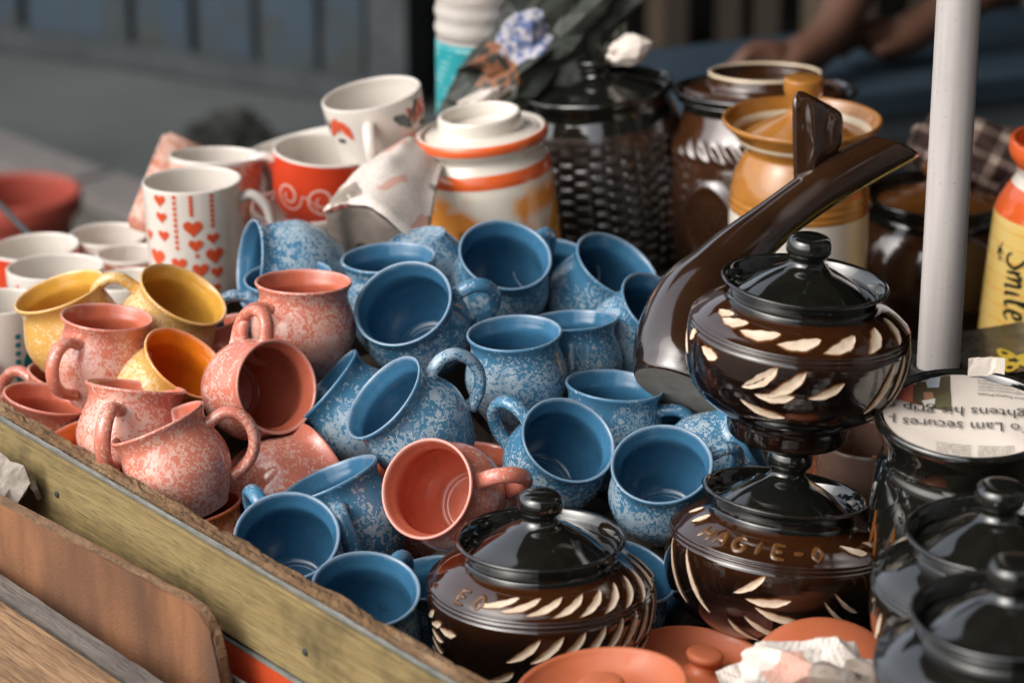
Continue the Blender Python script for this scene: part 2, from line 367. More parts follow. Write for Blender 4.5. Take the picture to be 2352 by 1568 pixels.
# shop with an open dark front next to the hoarding
S0 = W0 + wd * 1.09
shop = thing('shop_building', 'dark open-fronted shop beside the blue hoarding', 'shop', S0)
def sbox(name, a0, a1, n0, n1, z0, z1, m):
    return box(name, (a1 - a0, n1 - n0, z1 - z0), m, shop, wd * ((a0 + a1) / 2) - wn * ((n0 + n1) / 2) + Vector((0, 0, (z0 + z1) / 2)), (0, 0, wrot))
sbox('door_post', -.03, .07, -.05, .07, 0, 2.6, M['post'])
sbox('side_wall', -.03, .05, .08, 2.6, .012, 2.6, M['shop_dark']); sbox('back_wall', -.03, 4.2, 2.6, 2.7, .012, 2.6, M['shop_dark']); sbox('end_wall', 4.2, 4.3, 0, 2.7, .012, 2.6, M['shop_dark'])
sbox('floor', .055, 4.195, .0, 2.595, .004, .010, M['shop_dark']); sbox('ceiling', -.03, 4.3, -.1, 2.7, 2.6, 2.7, M['shop_dark']); sbox('fascia', -.03, 4.3, -.16, -.06, 2.2, 2.9, M['grey_wall']); sbox('added_storey', -.03, 9.0, -.05, 4.0, 2.702, 7.5, M['grey_wall'])  # the storey above is unseen, added to block sky behind the stall
for a_ in (.8, 2.4, 4.0, 5.6, 7.2):
    for z_ in (3.4, 5.4): wq = sbox('window', a_, a_ + 1.0, -.12, -.04, z_, z_ + 1.4, M['post']); box('pane', (.86, .02, 1.26), M['pane'], wq, (0, -.045, 0))
rack = thing('plank_stack', 'upright wooden planks of uneven brown leaning in the dark shop', 'planks', on_z(1690, 128, .012))
for x0, x1, k in ((1400, 1432, 'slat_b'), (1486, 1528, 'slat_a'), (1529, 1580, 'slat_b'), (1645, 1702, 'slat_b'), (1731, 1790, 'slat_b'), (1842, 1893, 'slat_a'), (1960, 2010, 'slat_b'), (2090, 2140, 'slat_b')):
    ww = (x1 - x0) * 6.8 / FPX; cx = ((x0 + x1) / 2 - 1176) * 6.8 / FPX
    box('slat', (1.9, .022, ww), M[k], rack, Vector((cx, 6.62, .96)) - rack.location, (0, -math.pi / 2, R(random.uniform(-8, 8))), .003)
# faded blue table with a person working behind it
TD = Vector((.92, .385, 0)).normalized(); TN = Vector((-TD.y, TD.x, 0)); T0 = Vector((.4026, 3.65, 0)); trot = math.atan2(TD.y, TD.x)
tbl = thing('work_table', 'faded blue work table with grey steel legs in front of the shop', 'table', T0)
box('table_top', (2.0, .33, .035), M['table'], tbl, TD * .84 + TN * .165 + Vector((0, 0, .722)), (0, 0, trot), .004)
for a, b in ((-.12, .05), (-.12, .29), (.29, .29), (.36, .05), (1.72, .05), (1.72, .29)):
    box('leg', (.04, .04, .70), M['table_leg'], tbl, TD * a + TN * b + Vector((0, 0, .353)), (0, 0, trot), .004)
box('crossbar', (1.9, .03, .045), M['table_leg'], tbl, TD * .80 + TN * .05 + Vector((0, 0, .68)), (0, 0, trot), .003)

# awning put in out of view to keep light off the table and hands
aw = []
for i_ in range(13):
    for k_ in range(5): aw.append(wd * (.45 + 3.6 * i_ / 12) + wn * (.17 + 2.3 * k_ / 4) + Vector((0, 0, 2.62 - .42 * k_ / 4 - .03 * math.sin(math.pi * k_ / 4))))
mesh('added_awning', aw, [(i_ * 5 + k_, i_ * 5 + k_ + 1, i_ * 5 + k_ + 6, i_ * 5 + k_ + 5) for i_ in range(12) for k_ in range(4)], M['shirt'], shop)
def person():
    # one skinned body: joints (x, y, z, radius), bending over the table, both hands on its top
    J = dict(pel=(1.02, 4.62, .93, .135), bel=(1.0, 4.55, 1.08, .135), che=(.93, 4.40, 1.27, .145), nek=(.86, 4.26, 1.42, .06), hd0=(.83, 4.19, 1.50, .085), hd1=(.80, 4.13, 1.60, .095), hd2=(.79, 4.12, 1.68, .06),
             lsh=(.76, 4.40, 1.34, .068), lel=(.60, 4.06, 1.06, .050), lmi=(.515, 3.90, .93, .045), lwr=(.432, 3.755, .795, .030), lpa=(.385, 3.725, .772, .036), lkn=(.345, 3.715, .772, .034),
             rsh=(1.12, 4.34, 1.34, .068), rel=(1.00, 4.02, 1.02, .050), rmi=(.78, 3.93, .90, .045), rwr=(.59, 3.86, .80, .030), rpa=(.545, 3.845, .775, .036), rkn=(.505, 3.835, .772, .034),
             lhp=(.93, 4.66, .88, .10), lkne=(.92, 4.62, .50, .065), lan=(.92, 4.70, .10, .042), lto=(.90, 4.56, .05, .038), rhp=(1.12, 4.66, .88, .10), rkne=(1.14, 4.62, .50, .065), ran=(1.14, 4.70, .10, .042), rto=(1.13, 4.56, .05, .038))
    E = [('pel', 'bel'), ('bel', 'che'), ('che', 'nek'), ('nek', 'hd0'), ('hd0', 'hd1'), ('hd1', 'hd2'), ('che', 'lsh'), ('lsh', 'lel'), ('lel', 'lmi'), ('lmi', 'lwr'), ('lwr', 'lpa'), ('lpa', 'lkn'),
         ('che', 'rsh'), ('rsh', 'rel'), ('rel', 'rmi'), ('rmi', 'rwr'), ('rwr', 'rpa'), ('rpa', 'rkn'), ('pel', 'lhp'), ('lhp', 'lkne'), ('lkne', 'lan'), ('lan', 'lto'), ('pel', 'rhp'), ('rhp', 'rkne'), ('rkne', 'ran'), ('ran', 'rto')]
    for s in 'lr':
        kx, ky, kz, _ = J[s + 'kn']; px_, py_, pz_, _ = J[s + 'pa']
        for f in range(4):   # four curled fingers and a thumb
            o = (f - 1.5) * .021; ln = (.055, .064, .06, .048)[f]
            J[f'{s}f{f}a'] = (kx - ln * .55, ky + o * .5 - .012, kz + .014 - o * .4, .0105); J[f'{s}f{f}b'] = (kx - ln, ky + o * .6 - .022, kz - .012, .009)
            E += [(s + 'kn', f'{s}f{f}a'), (f'{s}f{f}a', f'{s}f{f}b')]
        J[s + 'ta'] = (px_ - .012, py_ - .045, pz_ + .004, .013); J[s + 'tb'] = (px_ - .05, py_ - .062, pz_ - .004, .010); E += [(s + 'pa', s + 'ta'), (s + 'ta', s + 'tb')]
    names = list(J); idx = {k: i for i, k in enumerate(names)}
    me = bpy.data.meshes.new('person'); me.from_pydata([J[k][:3] for k in names], [(idx[a], idx[b]) for a, b in E], [])
    o = bpy.data.objects.new('person', me); COL.objects.link(o); md = o.modifiers.new('skin', 'SKIN')
    for k, v in zip(names, me.skin_vertices[0].data): v.radius = (J[k][3],) * 2; v.use_root = (k == 'pel')
    o.modifiers.new('sub', 'SUBSURF').levels = 2; o.modifiers['sub'].render_levels = 2
    dg = bpy.context.evaluated_depsgraph_get(); m2 = bpy.data.meshes.new_from_object(o.evaluated_get(dg)); o.modifiers.clear(); o.data = m2; bpy.data.meshes.remove(me)
    for m in (M['skin'], M['shirt']): m2.materials.append(m)
    for p in m2.polygons:
        c = p.center; p.use_smooth = True
        p.material_index = 1 if (c.z < .60 or (c.y > 4.05 and c.z < 1.40 and not c.z < .1)) else 0
    tag(o, 'person in dark clothes bending over the blue table, bare forearms and hands on it', 'person')
    bm = bmesh.new(); bmesh.ops.create_uvsphere(bm, u_segments=20, v_segments=12, radius=.112)
    for v in bm.verts:
        v.co.z *= 1.05
        if v.co.y < -.03 and v.co.z < .03: v.co *= .7
    h = from_bm('hair', bm, M['hair'], o, True); h.location = (.80, 4.15, 1.635)
    for dx in (-.035, .035):
        bm = bmesh.new(); bmesh.ops.create_uvsphere(bm, u_segments=10, v_segments=8, radius=.011); e = from_bm('eye', bm, M['rubber'], o, True); e.location = (.80 + dx, 4.04, 1.595)
    bm = bmesh.new(); bmesh.ops.create_cone(bm, segments=8, radius1=.018, radius2=.006, depth=.05); e = from_bm('nose', bm, M['skin'], o, True); e.location = (.80, 4.032, 1.575)
person()
# things lying on the street and pavement
def crumple(name, c, size, rotm, m, sub=4, amp=.25, freq=2.2, seed=0, flat=True, fold=.0, squash=None, taper=0.0):
    bm = bmesh.new(); bmesh.ops.create_icosphere(bm, subdivisions=sub, radius=1.0)
    for v in bm.verts:
        p = v.co.copy(); q = p * freq + Vector((seed, seed * 1.7, seed * .3))
        d = noise.voronoi(q)[0]; k = 1 + amp * (d[1] - d[0] - .35) * 1.6 + amp * .7 * noise.noise(q * .6)
        if fold: k += fold * abs(noise.noise(q * 2.3)) - fold * .3
        if taper: p = Vector((p.x, p.y * (1 - taper * p.x), p.z * (1 - taper * p.x)))
        p = p * k; p = Vector((p.x * size[0], p.y * size[1], p.z * size[2]))
        if squash is not None and p.z < squash: p.z = squash + (p.z - squash) * .1
        v.co = p
    o = from_bm(name, bm, m, None, not flat); mt = rotm.to_4x4(); mt.translation = c; o.matrix_world = mt; return o
def wad(name, c, size, rotm, m, seed=0, jit=.22, taper=0.0, cuts=2, sub=3):
    # sheet crumpled to flat facets and sharp creases
    rnd = random.Random(seed); bm = bmesh.new(); bmesh.ops.create_icosphere(bm, subdivisions=sub, radius=1.0)
    for v in bm.verts: v.co = v.co * (1 + rnd.uniform(-jit, jit)) + Vector((rnd.uniform(-1, 1), rnd.uniform(-1, 1), rnd.uniform(-1, 1))) * jit * .35
    bmesh.ops.subdivide_edges(bm, edges=bm.edges[:], cuts=cuts, use_grid_fill=True)
    for v in bm.verts:
        p = v.co + v.co * (.055 * noise.noise(v.co * 5.5 + Vector((seed, 0, 0)))); f = 1 - taper * p.x; v.co = Vector((p.x * size[0], p.y * size[1] * f, p.z * size[2] * f))
    o = from_bm(name, bm, m, None, False); mt = rotm.to_4x4(); mt.translation = c; o.matrix_world = mt; return o
EYE3 = Matrix.Identity(3)
tag(crumple('sack_heap', on_z(520, 322, .03), (.105, .09, .06), EYE3, M['lump'], 4, .5, 1.6, 3.1, False, .2, -.04), 'dark crumpled heap lying on the asphalt before the hoarding', 'heap')
tc_ = on_z(38, 441, .305); tc_.z = .09
tub = thing('planter_tub', 'round red-brown plastic tub with a thick rim standing on the pavement', 'tub', tc_)
tp = [(.0005, .012), (.09, .012), (.10, 0), (.105, .01), (.118, .14), (.126, .19), (.128, .205), (.142, .208), (.148, .218), (.148, .243), (.143, .252), (.132, .25), (.128, .235), (.12, .15), (.10, .03), (.0005, .025)]
v_, f_, _ = lathe(smooth_prof(tp, 3), 56); mesh('body', v_, f_, M['tub'], tub)
tub.scale = (.74, .74, .86)
r0, r1 = at(-45, 425, 3.3), at(80, 552, 3.05); rr_ = tube([r0 + (r0 - r1) * 2, r1 + (r1 - r0) * .8], .0035, 10)
tag(mesh('metal_rod', *rr_, M['post']), 'thin grey metal rod standing slanted behind the red-rimmed cup', 'rod')

# ------------------------------------------------------------------ the cart: rail-aligned frame (s along the rail, n outwards)
DECK = .768
RZ = .045; RA = on_z(0, 927, .86 + RZ); RB = on_z(1110, 1568, .86 + RZ); D_ = (RB - RA).normalized(); NO = Vector((D_.y, -D_.x, 0)); crot = math.atan2(D_.y, D_.x)
RO = Vector((RA.x, RA.y, 0))
def cw(s, n, z): return RO + D_ * s + NO * n + Vector((0, 0, z))
cart = thing('hand_cart', 'wooden hand cart with tan rail, patched boards and red side sheet', 'cart', RO)
def cbox(name, s0, s1, n0, n1, z0, z1, m, bev=.002):
    return box(name, (s1 - s0, n1 - n0, z1 - z0), m, cart, D_ * ((s0 + s1) / 2) + NO * ((n0 + n1) / 2) + Vector((0, 0, (z0 + z1) / 2)), (0, 0, crot), bev)
for i in range(9): cbox('deck_plank', -.46, 1.35, -.0 - .118 * (i + 1) + .003, -.118 * i, DECK - .025, DECK - random.uniform(0, .003), M['deck'])
for a in (-.40, .40, 1.25): cbox('cross_beam', a, a + .06, -1.05, .0, DECK - .085, DECK - .028, M['deck'])
cbox('side_beam', -.46, 1.35, -.06, -.001, DECK - .16, DECK - .087, M['deck']); cbox('side_beam', -.46, 1.35, -1.06, -1.0, DECK - .16, DECK - .087, M['deck'])
# tan rail with a frayed, layered top
def frayed(name, s0, s1, n0, n1, z0, z1, m, amp=.0022, freq=90, top=True, seed=0.):
    z1 += RZ
    vs, fs = [], []; NS = int((s1 - s0) / .006); NN = 4
    for i in range(NS + 1):
        s = s0 + (s1 - s0) * i / NS
        for j in range(NN + 1):
            n_ = n0 + (n1 - n0) * j / NN; dz = amp * (.9 * noise.noise(Vector((s * freq * .22, j * .5 + seed, seed))) + (.3 + .9 * max(0, noise.noise(Vector((s * 17, seed, 1.))))) * noise.noise(Vector((s * freq, j * 1.3 + seed, seed))) + .35 * noise.noise(Vector((s * freq * 3.3, j * 2.0, seed + 4)))); dn = amp * .7 * noise.noise(Vector((s * freq, seed + 9, 2.))) if j in (0, NN) else 0
            vs.append(Vector((s, -(n_ + dn), z1 + dz)))
        vs.append(Vector((s, -n1, z0))); vs.append(Vector((s, -n0, z0)))
    W = NN + 3
    for i in range(NS):
        for j in range(W): a, b = i * W + j, i * W + (j + 1) % W; fs.append((a, b, b + W, a + W))
    fs += [tuple(range(W)), tuple(reversed([NS * W + j for j in range(W)]))]
    bm = bmesh.new(); bv = [bm.verts.new(v) for v in vs]
    for f in fs: bm.faces.new([bv[k] for k in f])
    o = from_bm(name, bm, m, cart, False); o.rotation_euler.z = crot; return o
rail = cbox('rail_board', -.46, 1.35, .0125, .0195, .792, .8565, M['rail'], .0025)
rail.location.z += RZ
frayed('rail_core', -.46, 1.35, .0098, .0124, .792, .8575, M['steel_edge'], .0010, 60, seed=2.)
frayed('rail_ply', -.46, 1.35, .0066, .0097, .792, .8550, M['ply_dark'], .0012, 120, seed=5.)
frayed('rail_back', -.46, 1.35, -.0035, .0065, .775, .8600, M['fibre'], .0030, 110, seed=7.)
# reddish board in front, with its corner cut off round
def slab(name, outline, p0, ex, ez, th, m, edge, bev=.0015):
    bm = bmesh.new()
    f = [bm.verts.new((x, 0, z)) for x, z in outline]; b = [bm.verts.new((x, -th, z)) for x, z in outline]; n = len(f)
    bm.faces.new(f).material_index = 0; bm.faces.new(list(reversed(b))).material_index = 0
    for i in range(n): bm.faces.new((f[i], b[i], b[(i + 1) % n], f[(i + 1) % n])).material_index = 1
    bmesh.ops.bevel(bm, geom=[e for e in bm.edges if len({fc.material_index for fc in e.link_faces}) > 1], offset=bev, segments=2, affect='EDGES')
    o = from_bm(name, bm, [m, edge], cart); o.location = p0; o.rotation_euler.z = math.atan2(ex.y, ex.x); return o
b0, b1 = cw(.099, .060, 0) - RO, cw(.367, .042, 0) - RO; ex = (b1 - b0).normalized(); LL = (b1 - b0).length
out = [(-.6, .0)] + [(-.6 + (.6 + LL) * k / 40, .0022 * noise.noise(Vector((k * .9, 1, 1)))) for k in range(1, 40)]
out += [(LL, 0), (LL + .006, -.003), (LL + .0135, -.0075), (LL + .0175, -.0150), (LL + .0205, -.0175), (LL + .0255, -.0330), (LL + .0262, -.052), (LL + .0300, -.066), (LL + .0312, -.090), (LL + .0355, -.118), (LL + .037, -.16), (-.6, -.16)]
slab('brown_board', list(reversed(out)), b0 + Vector((0, 0, .83 + RZ)), ex, Vector((0, 0, 1)), .011, M['brown_board'], M['brown_edge'], .0018)
frayed('grey_board', -.6, 1.2, .0835, .1035, .70, .7795, M['grey_board'], .0012, 45, seed=11.)
# pine plank laid sloping outwards below the grey board
pm = box('pine_plank', (1.9, .16, .03), M['pine'], cart, D_ * .35 + NO * .186 + Vector((0, 0, .7575 + RZ)), (0, 0, crot), .004)
pm.rotation_euler = (Matrix.Rotation(crot, 3, 'Z') @ Matrix.Rotation(R(9), 3, 'X')).to_euler()
cbox('red_sheet', -.4, 1.3, .0300, .0318, .45, .768 + RZ, M['red_sheet'], 0); cbox('sheet_edge', -.4, 1.3, .0292, .0326, .7682 + RZ, .7725 + RZ, M['steel_edge'], .0008)
cbox('red_sheet', -.4, 1.3, .0140, .0155, .45, .784 + RZ, M['red_sheet'], 0); cbox('sheet_edge', -.4, 1.3, .0130, .0165, .7842 + RZ, .788 + RZ, M['steel_edge'], .0008)
for s in (0., .95):
    for n_ in (-.95, -.08):
        wv = crom([(.0, 0)], 1); vs_, fs_ = lathe([(.0005, -.02), (.16, -.02), (.20, -.018), (.225, -.012), (.23, 0), (.225, .012), (.20, .018), (.16, .02), (.0005, .02)], 40)[:2]
        wl = mesh('wheel', vs_, fs_, M['rubber'], cart); wl.matrix_local = Matrix.Translation(D_ * (s + .1) + NO * n_ + Vector((0, 0, .32))) @ Matrix.Rotation(crot, 4, 'Z') @ Matrix.Rotation(math.pi / 2, 4, 'X')
    cbox('axle', s + .08, s + .12, -.93, -.10, .30, .34, M['rod']); cbox('axle_post', s + .07, s + .13, -.90, -.84, .34, DECK - .162, M['deck']); cbox('axle_post', s + .07, s + .13, -.20, -.14, .34, DECK - .162, M['deck'])
for s_, n_, z_ in ((.12, .0197, .835), (.46, .0197, .829), (.80, .0197, .838), (1.1, .0197, .83)):
    o = mesh('nail', *lathe([(.0005, 0), (.0028, 0), (.0030, .0006), (.0022, .0012), (.0005, .0014)], 12, wob=0)[:2], M['post'], cart); o.matrix_local = Matrix.Translation(D_ * s_ + NO * n_ + Vector((0, 0, z_ + RZ - .01))) @ NO.to_track_quat('Z', 'Y').to_matrix().to_4x4()
# scrap of torn board paper stuck between the rail and the reddish board
vs_, fs_ = [], []
for i in range(15):
    for j in range(6):
        s = -.02 + .125 * i / 14; n_ = .024 + .03 * j / 5; k = noise.noise(Vector((i * .8, j * .9, 3.3))); vs_.append(cw(s + .006 * k, n_, .845 + RZ - .035 * abs(j / 5 - .4) + .006 * k - .012 * (i == 14)))
for i in range(14):
    for j in range(5): a = i * 6 + j; fs_.append((a, a + 1, a + 7, a + 6))
M['scrap'] = rough_mat('grimy_paper', (.34, .30, .26), (.16, .13, .105), 60, .95, .8, 200, .002)
sp = mesh('torn_scrap', vs_, fs_, M['scrap'], smooth=False); sp.modifiers.new('s', 'SOLIDIFY').thickness = .004; tag(sp, 'torn grimy paper scrap stuck between the tan rail and the reddish board', 'paper scrap')

# parasol standing in the cart: the white pole, and the canopy above the picture that shows in the glazes
PB = at(2155, 838, 2.35); pole_top = at(2203, -1, 2.245)
pdir = (pole_top - PB).normalized()
par = thing('market_parasol', 'white plastic parasol pole rising from a black socket in the cart', 'parasol', PB)
vs_, fs_ = lathe([(.0005, -.15), (.0176, -.15), (.0177, 0), (.0177, 1.42), (.0005, 1.42)], 40, wob=0)[:2]
pr = pdir.to_track_quat('Z', 'Y').to_matrix().to_4x4(); o = mesh('pole', vs_, fs_, M['white_plastic'], par); o.matrix_local = pr
for p in o.data.polygons: p.use_smooth = abs(p.normal.z) < .5
vs_, fs_ = lathe(smooth_prof([(.0005, -.21), (.03, -.21), (.024, -.19), (.0225, -.05), (.0225, -.004), (.0218, 0), (.0200, 0), (.0190, -.006), (.0185, -.03)], 3), 36)[:2]
o = mesh('socket', vs_, fs_, M['black_metal'], par); o.matrix_local = pr
RC, ZC, DR = .84, 1.36, .26
for k in range(8):
    a0, a1 = 2 * math.pi * (k + .12) / 8, 2 * math.pi * (k + 1.12) / 8; vs_, fs_ = [], []
    for i in range(9):
        f = i / 8
        for j in range(7):
            g_ = j / 6; am = a0 + (a1 - a0) * g_; rr = RC * f * (1 - .07 * math.sin(math.pi * g_) * f) + .02; vs_.append((rr * math.cos(am), rr * math.sin(am), ZC - DR * f ** 1.35 - .03 * math.sin(math.pi * g_) * f))
    for i in range(8):
        for j in range(6): a = i * 7 + j; fs_.append((a, a + 1, a + 8, a + 7))
    o = mesh('canopy_panel', vs_, fs_, M['olive'] if k % 2 == 0 else M['maroon'], par)
    rb = tube([(.02 * math.cos(a0), .02 * math.sin(a0), ZC - .012), (RC * .5 * math.cos(a0), RC * .5 * math.sin(a0), ZC - DR * .5 ** 1.35 - .012), (RC * math.cos(a0), RC * math.sin(a0), ZC - DR - .012)], .004, 8); mesh('rib', *rb, M['rod'], par)

# houses on the far side of the street behind the camera (unseen, set close to darken what the glazed pots mirror)
def house(c, w_, d_, h_, rot, m, label, nx, nz):
    t = thing('street_house', label, 'house', c); t.rotation_euler = (0, 0, rot)
    box('wall', (w_, d_, h_), m, t, (0, 0, h_ / 2)); box('roof', (w_ + .5, d_ + .5, .3), M['grey_wall'], t, (0, 0, h_ + .152), bev=.03)
    for i in range(nx):
        for k in range(nz):
            x = (i + .5) / nx * w_ - w_ / 2; z = (k + .55) / nz * h_
            wn_ = box('window', (1.1, .10, 1.5), M['post'], t, (x, d_ / 2 + .02, z), bev=.02); box('pane', (.94, .04, 1.32), M['pane'], wn_, (0, .04, 0))
house((4.6, -6.0, 0), 9.5, 5, 8.5, 0, M['ochre'], 'unseen ochre plastered house across the street with dark windows', 4, 3)
house((7.6, 1.5, 0), 15, 5, 8.5, R(90), M['grey_wall'], 'unseen grey rendered house down the street with dark windows', 5, 3)
MUGS = [
  ('B', 573, 606, 2.552, 1.010, (-0.98, 0.12), 0.27, (0.12, -0.25, 1),
   'blue speckled mug lying on its side behind the other blue mugs, handle facing out'),
  ('B', 662, 637, 2.505, 0.990, (-0.08, 1), 0.36, (-1, -0.25, -0.15),
   'blue speckled mug standing between the toppled blue mug and the tall salmon mug'),
  ('B', 892, 588, 2.495, 1.015, (-0.06, 1), 0.32, (0.6, 0.2, -1),
   'blue speckled mug standing upright behind the open-mouthed mug, before the newspaper bundle'),
  ('B', 1010, 738, 2.606, 1.031, (0.25, -0.9), -0.35, (-0.8, 0.5, -0.2),
   'blue speckled mug turned upside down below the orange banded jar'),
  ('B', 1160, 588, 2.497, 1.007, (0.2, 0.98), 0.74, (0.7, 0.8, -0.2),
   'blue speckled mug tipped forward in front of the orange banded jar'),
  ('B', 1278, 616, 2.570, 1.000, (0.15, 0.98), 0.70, (1, 0.5, 0),
   'dark-mouthed blue mug squeezed between two tipped mugs in front of basket jar'),
  ('B', 1416, 614, 2.530, 1.006, (0.55, 0.83), 0.55, (0.9, -0.4, -0.4),
   'blue speckled mug leaning toward the basket-weave jar, mouth tilted up'),
  ('B', 1520, 706, 2.447, 0.996, (0.62, 0.78), 0.55, (-0.35, -1, 0.3),
   'blue speckled mug with its mouth pressed against the brown forked vase'),
  ('B', 925, 696, 2.391, 1.053, (-0.45, 0.8), 0.80, (1, 0.32, 0),
   'large-mouthed blue speckled mug tipped toward the salmon mug, handle out sideways'),
  ('B', 1181, 758, 2.341, 0.987, (-0.05, 1), 0.38, (0.3, 0.1, -1),
   'upright blue speckled mug standing in the middle of the blue heap'),
  ('B', 1316, 731, 2.415, 0.947, (-0.05, 1), 0.22, (0.3, 0.2, -1),
   'blue speckled mug standing straight directly behind the upright mug mid heap'),
  ('B', 875, 908, 2.270, 1.010, (-0.755, 0.655), 0.42, (0.75, 0.62, 0.1),
   'blue speckled mug lying sideways with its loop handle standing up'),
  ('B', 748, 890, 2.359, 0.991, (-0.74, 0.67), 0.14, (0, -0.5, -1),
   'shadowed blue mug lying against the salmon mug, behind the sideways blue mug'),
  ('B', 1307, 1008, 2.241, 0.945, (0.5, 0.84), 0.80, (-0.72, 0.75, 0),
   'blue speckled mug tilted back with its handle raised above the rim'),
  ('B', 1412, 889, 2.326, 1.008, (0.08, 1), 0.31, (1, -0.12, 0.1),
   'upright blue speckled mug beside the unglazed base of the forked vase'),
  ('B', 1520, 1062, 2.195, 0.959, (-0.05, 1), 0.80, (0.9, 0.3, -0.4),
   'wide open blue mug touching the rim of the embossed lidded pot'),
  ('B', 1722, 1010, 2.289, 0.940, (0.86, 0.5), 0.12, (0.3, 0.5, -1),
   'blue speckled mug wedged under the raised lidded pot, mouth hidden'),
  ('B', 658, 1226, 2.150, 1.011, (-0.1, 1), 0.82, (-0.4, 0.9, -0.1),
   'blue mug beside the wooden rail, open mouth showing its pale inner base ring'),
  ('B', 840, 1352, 2.096, 1.002, (0.08, 1), 0.70, (0.45, 0.8, -0.3),
   'blue mug at the rail beside the carved lidded pot, mouth wide open'),
  ('B', 752, 1098, 2.250, 1.033, (-0.38, 0.92), 0.20, (0.25, -0.7, 0.7),
   'blue mug slumped on its side behind the mug with the inner base ring'),
  ('B', 985, 1318, 2.182, 0.978, (-0.2, 1), 0.40, (0.8, 0.2, -0.5),
   'dim blue mug down in the gap beneath the tipped salmon mug'),
  ('B', 1440, 1312, 2.163, 0.949, (0.35, 0.9), 0.55, (0.8, 0.5, -0.3),
   'dim blue mug sunk between the two carved lidded pots'),
  ('B', 1610, 985, 2.370, 1.000, (0.2, 0.95), 0.60, (0.8, 0.5, -0.5),
   'dark blue mug in the shade under the forked vase'),
  ('P', 697, 640, 2.397, 1.020, (0.02, 1), 0.25, (-0.75, -0.12, 0.62),
   'tall salmon speckled mug standing upright amid the blue mugs'),
  ('P', 639, 888, 2.314, 0.976, (0.62, 0.05), 0.84, (0.05, 1, 0),
   'salmon speckled mug with its mouth turned sideways and handle on top'),
  ('P', 246, 721, 2.385, 0.975, (0.12, 0.99), 0.29, (-0.62, -0.05, 0.75),
   'salmon speckled mug standing before the two yellow mugs, handle forward'),
  ('P', 470, 748, 2.510, 1.020, (-0.24, 0.97), 0.12, (0.8, 0.1, -0.5),
   'salmon speckled mug tucked behind the orange-mouthed mug'),
  ('P', 312, 887, 2.302, 1.001, (0.15, 0.99), 0.10, (-0.35, -0.2, 0.9),
   'salmon speckled mug leaning over the rail, handle hanging down in front'),
  ('P', 358, 968, 2.248, 0.999, (-0.37, 0.93), 0.14, (0.95, 0.25, 0.15),
   'salmon speckled mug tipped on the wooden rail with ear handle to the side'),
  ('P', 112, 918, 2.410, 0.972, (0.22, 0.97), 0.32, (-0.5, 0.2, -0.8),
   'salmon mug with shaded open mouth at the end of the rail, below the white cups'),
  ('P', 170, 872, 2.488, 1.003, (0.3, 0.9), 0.30, (-0.7, 0.2, -0.5),
   'salmon mug mostly hidden below the yellow mug and the salmon mug with forward handle'),
  ('P', 978, 1121, 2.165, 0.985, (-0.75, 0.25), 0.86, (1, 0.12, 0.05),
   'salmon mug tipped on its side beside the carved lidded pot, mouth wide open'),
  ('P', 748, 1066, 2.340, 1.013, (0.75, 0.45), -0.30, (-0.3, 0.5, -0.8),
   'upturned salmon speckled mug under the sideways salmon mug'),
  ('P', 850, 1085, 2.303, 0.989, (-0.5, 0.6), 0.30, (0.5, 0.5, -0.6),
   'salmon mug in the shade under the sideways blue mug with the raised handle'),
  ('P', 1090, 1035, 2.377, 1.020, (0.1, 1), 0.25, (-0.4, 0.2, -0.8),
   'shaded salmon mug glimpsed behind the tipped open salmon mug'),
  ('O', 215, 1000, 2.351, 0.987, (-0.2, 0.98), 0.35, (0.5, 0.2, -0.8),
   'orange mug low beside the rail, behind the salmon mug with hanging handle'),
  ('O', 440, 1165, 2.273, 0.997, (-0.2, 0.98), 0.30, (0.4, -0.3, -0.8),
   'orange speckled mug lying under the salmon mug tipped on the rail'),
  ('Y', 136, 668, 2.458, 1.000, (-0.3, 0.95), 0.33, (0.4, 0.2, -0.9),
   'yellow speckled mug tilted toward the white cup with teal dots'),
  ('Y', 424, 672, 2.446, 0.986, (0.5, 0.85), 0.52, (-1, 0.25, -0.1),
   'yellow speckled mug leaning away in front of the white mug of red hearts'),
  ('Z', 428, 836, 2.360, 0.970, (0.62, 0.78), 0.55, (0.5, -0.3, -0.7),
   'yellow speckled mug with a deep orange inside, between salmon mugs'),
]
# ------------------------------------------------------------------ speckled belly mugs
MD = .082
SP = {'B': ((.047, .150, .262), (.40, .475, .52), (.064, .205, .335)), 'P': ((.54, .165, .105), (.65, .43, .355), (.58, .19, .135)), 'Y': ((.56, .30, .065), (.68, .53, .33), (.64, .38, .11)), 'O': ((.66, .12, .025), (.75, .36, .2), (.72, .16, .03)), 'Z': ((.58, .30, .065), (.70, .53, .33), (.66, .37, .09))}
INN = {'B': (.042, .150, .268), 'P': (.56, .145, .082), 'Y': (.68, .36, .055), 'O': (.74, .13, .02), 'Z': (.80, .22, .012)}
mo = [(.0005, .022), (.27, .022), (.285, .004), (.30, 0), (.325, .003), (.345, .035), (.40, .12), (.475, .25), (.525, .40), (.537, .50), (.522, .60), (.487, .72), (.462, .80), (.456, .85), (.465, .90), (.484, .945), (.497, .968), (.4985, .983), (.492, .993), (.480, .996)]
mi = [(.470, .990), (.458, .970), (.436, .90), (.418, .84), (.424, .78), (.452, .68), (.480, .58), (.492, .48), (.480, .36), (.43, .22), (.36, .115), (.31, .082), (.285, .083), (.275, .073), (.20, .067), (.0005, .065)]
no = (len(mo) - 2) * 4
mprof = [(r * MD, z * MD) for r, z in smooth_prof(mo + mi, 4)]
hp = crom([(.452, 0, .775), (.52, 0, .80), (.66, 0, .815), (.785, 0, .74), (.835, 0, .58), (.80, 0, .42), (.70, 0, .30), (.57, 0, .235), (.47, 0, .215)], 4)
MUGMESH = {}
